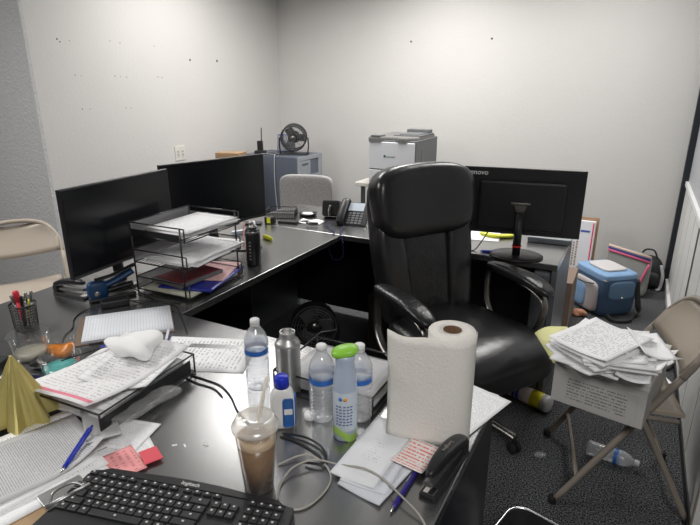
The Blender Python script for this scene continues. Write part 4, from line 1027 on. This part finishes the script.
MB().box(-.03, -.02, 0, .03, .02, .045, .006).build('body', BLACK, t); MB().box(-.012, -.0215, .006, .012, -.019, .04, .002).build('yellow_label', YEL, t)
for lb, x, y, rz, sx, sy, sz, m in (('flat black case left of the yellow tape gadget', -1.97, 2.50, 30, .10, .05, .012, BLACK), ('black case at the front of the mesh organizer', -1.80, 2.62, 12, .12, .04, .014, BLACKM)):
    o = MB().box(-sx / 2, -sy / 2, 0, sx / 2, sy / 2, sz, .004).build('small_case', m); o.location = (x, y, DZ); o.rotation_euler = (0, 0, R(rz)); tag(o, lb, 'case')
t = thing('small_dish', 'low black dish holding white scraps beside the organizer', 'dish', (-1.80, 2.84, DZ))
MB().lathe([(0, 0), (.05, 0), (.06, .018), (.055, .018), (.047, .004), (0, .004)], 24).build('dish', BLACK, t)
MB().puff((0, 0, .012), (.07, .05, .012), 3, 6).build('paper_wad', PAPER, t)
paper('note', 'crumpled white note under the keys on the back desk', 'note', (-1.69, 2.70, DZ + .001), 10, .14, .09, PAPER, lambda x, y: .004 * math.sin(x * 60) + .004)
t = thing('eyeglasses', 'small black keys and clip lying on the white note', 'keys', (-1.66, 2.63, DZ + .012), 15)
t.name = 'key_bunch'
mb = MB(); mb.tube([(-.018, 0, .004), (0, .016, .004), (.018, 0, .004), (0, -.016, .004)], .003, 6, closed=True); mb.build('ring', BLACK, t)
MB().box(.01, -.008, 0, .055, .008, .008, .002).build('fob', BLACK, t)
pen('black pen lying left of the key bunch', (-1.80, 2.62, DZ + .006), (-1.70, 2.70, DZ + .008), BLACK, BLACKM)
t = thing('candy_jar', 'small item with pink top wedged between phone and chair', 'jar', (-1.335, 2.84, DZ))
MB().lathe([(0, 0), (.02, 0), (.022, .06), (.014, .08), (0, .08)], 18).build('jar', GLASSY, t); MB().lathe([(0, .08), (.016, .08), (.016, .10), (0, .102)], 18).build('lid', mat('pink_lid', (.7, .12, .15), .4), t)
pen('blue pen on the back desk near the red-ringed stand', (-.63, 2.575, DZ + .006), (-.53, 2.60, DZ + .006), BLUE, BLUE, .007)
o = MB().tube([(-.70, 2.90, DZ + .01), (-.63, 2.87, DZ + .012), (-.57, 2.90, DZ + .01), (-.54, 2.93, DZ + .01)], .012, 8, flat=(.01, .022, (0, 0, 1))).build('yellow_strap', YEL); tag(o, 'crumpled yellow wrapper on the desk behind the stand', 'wrapper')
paper('printed_page', 'white page lying on the back desk beneath the turned monitor', 'paper', (-.68, 2.88, DZ + .001), 10, .16, .2, PAPER)
t = thing('laptop', 'grey laptop lying closed behind the turned monitor', 'laptop', (-.36, 2.97, DZ), 4); MB().box(-.10, -.09, 0, .12, .09, .03, .005).build('body', GREYCAB2, t)
cord('black cable hanging behind the chair to the desk', [(-.61, 2.70, DZ + .10), (-.64, 2.62, DZ + .03), (-.66, 2.58, z_), (-.70, 2.56, z_)], .003)
# ================================================================ FLOOR THINGS
# carton with papers on folding chair
t = thing('paper_carton', 'white printed carton standing on the folding chair seat', 'box', (.03, 1.995, .452), -11)
t.rotation_euler = (R(0), R(0), R(-11))
def carton_box(mb, w_, d_, h_):
    mb.box(-w_ / 2, -d_ / 2, 0, w_ / 2, d_ / 2, h_, .002)
mb = MB(); carton_box(mb, .30, .36, .165); mb.build('body', mat('carton_grey', (.50, .485, .47), .7), t)
mb = MB(); mb.box(-.13, -.1812, .01, .125, -.179, .12); mb.build('printed_panel', P_BOX, t)
mb = MB(); mb.box(-.153, -.183, .142, .153, .183, .168, .002); mb.build('lid_rim', mat('carton_light', (.60, .58, .55), .7), t)
rp = random.Random(21)
labs = ['bottom', 'second lowest', 'third lowest', 'fourth lowest', 'fifth lowest', 'sixth lowest', 'middle', 'eighth', 'ninth', 'upper', 'next-to-top', 'top']
for k in range(12):
    x, y = .00 + rp.uniform(-.035, .035), 1.90 + rp.uniform(-.045, .045); rz = rp.uniform(-45, 15)
    if k == 11: x, y, rz = -.015, 1.87, -32
    def pf(x, y, k=k): return .012 * (x / .1) ** 2 * (k % 3 == 0) + .006 * (y / .14) ** 2
    paper('printed_page', '%s sheet of the messy white pile on the carton' % labs[k], 'paper', (x, y, .622 + k * .0065), rz, .216, .279, P_TEXT if k % 2 else (P_LIST if k == 11 else PAPER), pf, th=.004, group='sheets piled on the carton', rx=rp.uniform(-2, 2), ry=rp.uniform(-3, 3))
paper('printed_page', 'topmost typed sheet of the messy white pile on the carton', 'paper', (-.02, 1.87, .708), -28, .216, .279, P_LIST, lambda x, y: .008 * (x / .1) ** 2, th=.001, group='sheets piled on the carton')
paper('folder', 'pale yellow paper sticking out left of the pile on the carton', 'folder', (-.15, 1.95, .64), 25, .12, .24, YELP, lambda x, y: -.03 * (x < 0) * (x / .06) ** 2, th=.002)
for k in range(6):
    x, y = .115 + rp.uniform(-.02, .03), 1.85 + rp.uniform(-.03, .08)
    paper('receipt', ['lowest', 'second', 'third', 'fourth', 'fifth', 'topmost'][k] + ' loose slip of the heap at the right of the carton', 'paper', (x, y, .655 + k * .009), rp.uniform(-70, 20), .10, .20, PAPER if k % 2 else P_TEXT, lambda x, y: .012 * (x / .05) ** 2, th=.002, group='loose slips on the carton', rx=rp.uniform(-4, 4), ry=rp.uniform(-5, 8))
# wipes canister
t = thing('wipes_canister', 'yellow and white cleaning wipes canister lying on the carpet', 'canister', (-.41, 2.56, .042), 0)
q = Vector((.235, -.09, 0)).to_track_quat('Z', 'Y'); t.rotation_mode = 'XYZ'; t.rotation_euler = q.to_euler()
MB().lathe([(0, 0), (.038, 0), (.041, .004), (.041, .19), (0, .19)], 32).build('body', mat('wipes_white', (.7, .7, .66), .4), t)
MB().lathe([(.0405, .13), (.0418, .131), (.0418, .188), (.0405, .189)], 32).build('yellow_label', mat('wipes_yellow', (.85, .72, .03), .4), t)
MB().lathe([(.0405, .034), (.0418, .035), (.0418, .07), (.0405, .071)], 32).build('blue_label', mat('wipes_blue', (.02, .05, .30), .4), t)
MB().lathe([(.0405, .07), (.0418, .071), (.0418, .13), (.0405, .131)], 32).build('pale_label', mat('wipes_pale', (.72, .60, .55), .4), t)
MB().lathe([(0, .19), (.0425, .19), (.0425, .215), (.038, .222), (0, .223)], 32).build('lid', WHITE, t)
MB().lathe([(0, -.006), (.035, -.006), (.039, 0), (0, .001)], 32).build('base', mat('tin_grey', (.35, .30, .28), .5), t)
for a in (200, 150):
    pass
# lettering wraps the can: build straight, then bend round the barrel
def can_text(name, body, size, m, parent, r, z0, ang):
    cu = bpy.data.curves.new('c', 'FONT'); cu.body = body; cu.size = size; cu.align_x = 'CENTER'; cu.align_y = 'CENTER'; cu.extrude = .0002; cu.resolution_u = 3
    tt = bpy.data.objects.new('tmp', cu); C.objects.link(tt); me = bpy.data.meshes.new_from_object(tt); bpy.data.objects.remove(tt); bpy.data.curves.remove(cu)
    for v in me.vertices:
        a = ang + v.co.x / r; rr = r + v.co.z; v.co = (rr * math.cos(a), rr * math.sin(a), z0 + v.co.y)
    me.materials.append(m); o = bpy.data.objects.new(name, me); C.objects.link(o); o.parent = parent; return o
for a in (0, 1, 2, 3):
    can_text('lettering', 'Lysol', .026, WHITE, t, .0422, .052, a * PI / 2)
# bottle on floor
t = water_bottle('empty water bottle lying on the carpet under the folding chair', (-.01, 2.235, .034), .033, None, 'clear water bottles')
t.rotation_euler = (R(90), 0, R(84))
crumple('bit of clear plastic on the carpet left of the folding chair', (-.185, 2.115, 0), 30, .06, .03, .02, WRAP, 'plastic_scrap', 'scrap', 13, 8, .5)
paper('note', 'small white paper scrap on the carpet by the partition', 'paper', (.28, 3.05, .004), 30, .10, .07, PAPER, lambda x, y: .015 * (x / .05) ** 2)
o = MB().box(-.06, -.05, 0, .06, .05, .035, .01).build('white_plug', WHITE); o.location = (.29, 3.28, 0); o.rotation_euler = (0, 0, R(-30)); tag(o, 'white plastic plug block on the carpet near the partition', 'plug')
# wastebasket
t = thing('wastebasket', 'black mesh wastebasket with bright rim at the bottom edge', 'bin', (-.055, 1.30, 0), -14)
def rr_pts(a, b, r, z_, n=6):
    out = []
    for cx, cy, a0 in ((a - r, b - r, 0), (-a + r, b - r, 90), (-a + r, -b + r, 180), (a - r, -b + r, 270)):
        for k in range(n + 1):
            an = R(a0 + 90 * k / n); out.append((cx + r * math.cos(an), cy + r * math.sin(an), z_))
    return out
mb = MB(); mb.tube(rr_pts(.155, .105, .05, .30), .005, 8, False, closed=True); mb.build('rim', mat('bright_rim', (.55, .55, .56), .25, metal=1), t)
tb = bmesh.new(); r0 = [tb.verts.new(p) for p in rr_pts(.115, .075, .04, .004)]; r1 = [tb.verts.new(p) for p in rr_pts(.153, .103, .05, .298)]
for k in range(len(r0)):
    tb.faces.new((r0[k], r0[(k + 1) % len(r0)], r1[(k + 1) % len(r0)], r1[k]))
tb.faces.new(r0); mb = MB(); mb._merge(tb); o = mb.build('basket', mat('bin_mesh', (.03, .03, .033), .5, var=.5, vscale=300), t); o.modifiers.new('thick', 'SOLIDIFY').thickness = .003
mb = MB(); mb.puff((0, 0, .14), (.2, .13, .14), 3, 8, lambda q: q * (1 + .2 * math.sin(q.x * 50 + q.y * 70))); mb.build('bin_liner', BLACKM, t)
# ---- bags by the back wall
LB = mat('light_blue_nylon', (.20, .33, .52), .7, bump=.3, bscale=60, var=.1, vscale=20); DBL = mat('dark_blue_nylon', (.035, .07, .13), .7, bump=.3, bscale=60, var=.1, vscale=20); GN = mat('grey_nylon', (.40, .37, .37), .75, bump=.3, bscale=50)
t = thing('cooler_bag', 'blue and grey soft cooler bag with black strap on the carpet', 'bag', (-.075, 4.02, 0), 130)
# local: x along left face, -y? keep body centred
def bf_(q): q = q.copy(); q.x *= 1 + .05 * math.sin(q.z * 12); q.y *= 1 + .06 * math.cos(q.z * 9); return q
MB().puff((0, 0, .15), (.34, .26, .30), 9, 12, bf_).build('body', DBL, t)
MB().puff((0, 0, .285), (.345, .27, .06), 7, 8).build('lid', LB, t)
MB().puff((0, 0, .322), (.22, .18, .02), 5, 8).build('lid_net', mat('pale_net', (.52, .50, .50), .8, bump=.8, bscale=150), t)
MB().box(-.168, -.132, .268, .168, .132, .276, .003).build('zip', mat('zip_grey', (.20, .20, .19), .6), t)
# camera-facing faces after 130 deg turn: local +y faces (-.77,-.64), local -x faces (.64,-.77)
MB().puff((0.02, .135, .13), (.28, .055, .22), 5, 8).build('front_pocket', GN, t)
MB().puff((.06, .150, .12), (.17, .05, .17), 4, 8).build('pocket_panel', LB, t)
MB().tube([(-.10, .165, .24), (-.02, .172, .22), (.12, .168, .21)], .004, 6).build('pocket_zip', BLACK, t)
MB().puff((-.172, 0, .20), (.03, .20, .13), 4, 8).build('side_flap', mat('mid_blue_nylon', (.09, .16, .26), .7), t)
mb = MB(); mb.cyl(0, 0, 0, .006, .010, M=TR(-.186, 0, .15, 0, -90, 0)); mb.build('snap', SILVER, t)
MB().tube([(-.17, -.11, .27), (-.185, -.125, .15), (-.20, -.14, .03), (-.22, -.09, .012), (-.27, -.02, .008), (-.25, .08, .008), (-.185, .10, .03)], .01, 8, flat=(.018, .003, (0, 0, 1))).build('shoulder_strap', BLACKM, t)
t = thing('tote_bag', 'grey tote with pink and blue striped rim behind the cooler bag', 'bag', (.055, 4.42, 0), -10)
MT = TR(0, 0, 0, -8, 0, 0)
GT = mat('tote_grey', (.26, .26, .25), .8, bump=.2, bscale=80)
def tf(q): q = q.copy(); q.z += -.05 * q.x / .3 * (q.z > 0); return q
MB().puff((0, 0, .17), (.30, .12, .34), 8, 10, tf, M=MT).build('body', GT, t)
for k, (zz, m) in enumerate(((.335, mat('peach_stripe', (.70, .52, .42), .7)), (.318, mat('navy_stripe', (.05, .06, .22), .7)), (.300, mat('pink_stripe', (.62, .12, .22), .7)))):
    mb = MB(); mb.tube([(-.15, -.065, zz + .024), (0, -.066, zz), (.15, -.065, zz - .024)], .008, 8, False, flat=(.0095, .004, (0, 0, 1)), M=MT); mb.build('stripe', m, t)
mb = MB(); mb.tube([(.145, -.066, .26), (.10, -.066, .10), (.08, -.066, .03)], .006, 6, flat=(.004, .01, (0, 1, 0)), M=MT); mb.build('piping', mat('pink_stripe', (.62, .12, .22), .7), t)
MB().box(-.0, -.07, .27, .14, .02, .285, .004, M=TR(.155, .04, -.02, 0, 80, 0)).build('side_gusset', WHITE, t)
t = thing('backpack', 'black backpack slumped against the back wall', 'bag', (.195, 4.70, 0), -8)
def bp_(q): q = q.copy(); q.x *= 1 - .35 * max(0, q.z / .13); return q
MB().puff((0, 0, .125), (.25, .2, .235), 3.2, 10, bp_).build('body', mat('black_nylon', (.02, .02, .024), .7, bump=.3, bscale=60), t)
MB().puff((.02, -.085, .08), (.18, .06, .13), 3, 8).build('pocket', mat('black_nylon2', (.028, .028, .032), .6), t)
MB().tube([(-.06, 0, .235), (-.03, 0, .29), (.03, 0, .29), (.06, 0, .23)], .007, 8).build('handle', BLACKM, t)
MB().tube([(.10, -.06, .20), (.125, -.09, .12), (.12, -.10, .03), (.10, -.12, .012)], .008, 8, flat=(.012, .003, (1, 0, 0))).build('strap', mat('strap_grey', (.35, .35, .36), .6), t)
# carton with mail box
t = thing('cardboard_box', 'tall brown carton on the carpet against the grey desk end', 'box', (-.32, 3.66, 0), 0)
MB().box(-.075, -.19, 0, .075, .16, .34, .002).build('body', mat('taupe_cardboard', (.21, .15, .12), .8), t)
MB().box(-.076, -.193, .01, -.060, -.188, .33).build('orange_edge', mat('orange_edge', (.75, .28, .06), .6), t)
MB().box(.0, -.1925, .05, .006, -.189, .33).build('seam', CARDD, t)
t = thing('mailing_box', 'white flat mailing box with red edge stripe leaning by the wall', 'box', (-.285, 4.36, 0), 0)
ML = TR(0, 0, .0, -6, 0, 0)
MB().box(-.10, 0, 0, .08, .06, .535, .003, M=ML).build('body', mat('mailer_white', (.72, .71, .74), .6), t)
MB().box(.060, -.0012, .02, .070, .001, .525, M=ML).build('red_stripe', mat('mailer_red', (.70, .05, .12), .5), t)
MB().box(-.11, .06, 0, .098, .068, .56, .001, M=ML).build('cardboard_back', CARD, t)
mb = MB(); mb.box(-.02, -.0012, .45, .045, .001, .465, M=ML); mb.build('blue_mark', mat('mailer_blue', (.05, .10, .40), .5), t)
mb = MB(); rl = random.Random(3)
for c_ in range(3):
    z0 = .18
    while z0 < .36:
        h_ = rl.uniform(.008, .02); mb.box(-.085 + c_ * .022, -.0012, z0, -.073 + c_ * .022, .001, z0 + h_, M=ML); z0 += h_ + .006
mb.build('vertical_print', mat('mailer_gold', (.30, .25, .16), .5), t)
# floor papers
paper('envelope', 'long white envelope on the carpet before the cooler bag', 'envelope', (-.10, 3.56, .003), -55, .11, .28, PAPER, th=.001)
crumple('crumpled orange and white wrapper beside the cooler bag', (-.20, 3.80, 0), 20, .09, .07, .05, mat('orange_white_wrapper', (.65, .30, .18), .5, var=.6, vscale=50), 'wrapper', 'wrapper', 17, 8, .4)
crumple('crumpled pinkish tissue on the carpet behind the carton', (.045, 3.36, 0), 0, .07, .06, .045, mat('pink_tissue', (.50, .36, .34), .8), 'tissue', 'tissue', 19, 8, .2)
crumple('brown crumpled wrapper on the carpet behind the wipes canister', (-.42, 2.74, 0), 40, .12, .06, .05, mat('brown_wrapper', (.30, .14, .09), .6, var=.4, vscale=30), 'wrapper', 'wrapper', 23, 8, .4)
# purple bag behind left folding chair
t = thing('handbag', 'pale lilac bag with a dark handle by the left folding chair', 'bag', (-3.05, 2.12, 0), 20)
MB().puff((0, 0, .22), (.2, .14, .44), 5, 8).build('body', mat('lilac_cloth', (.42, .36, .48), .7), t)
MB().tube([(-.06, 0, .42), (-.065, 0, .52), (0, 0, .56), (.065, 0, .52), (.06, 0, .42)], .009, 8).build('handle', mat('dark_brown', (.04, .02, .02), .6), t)
bpy.context.view_layer.update()
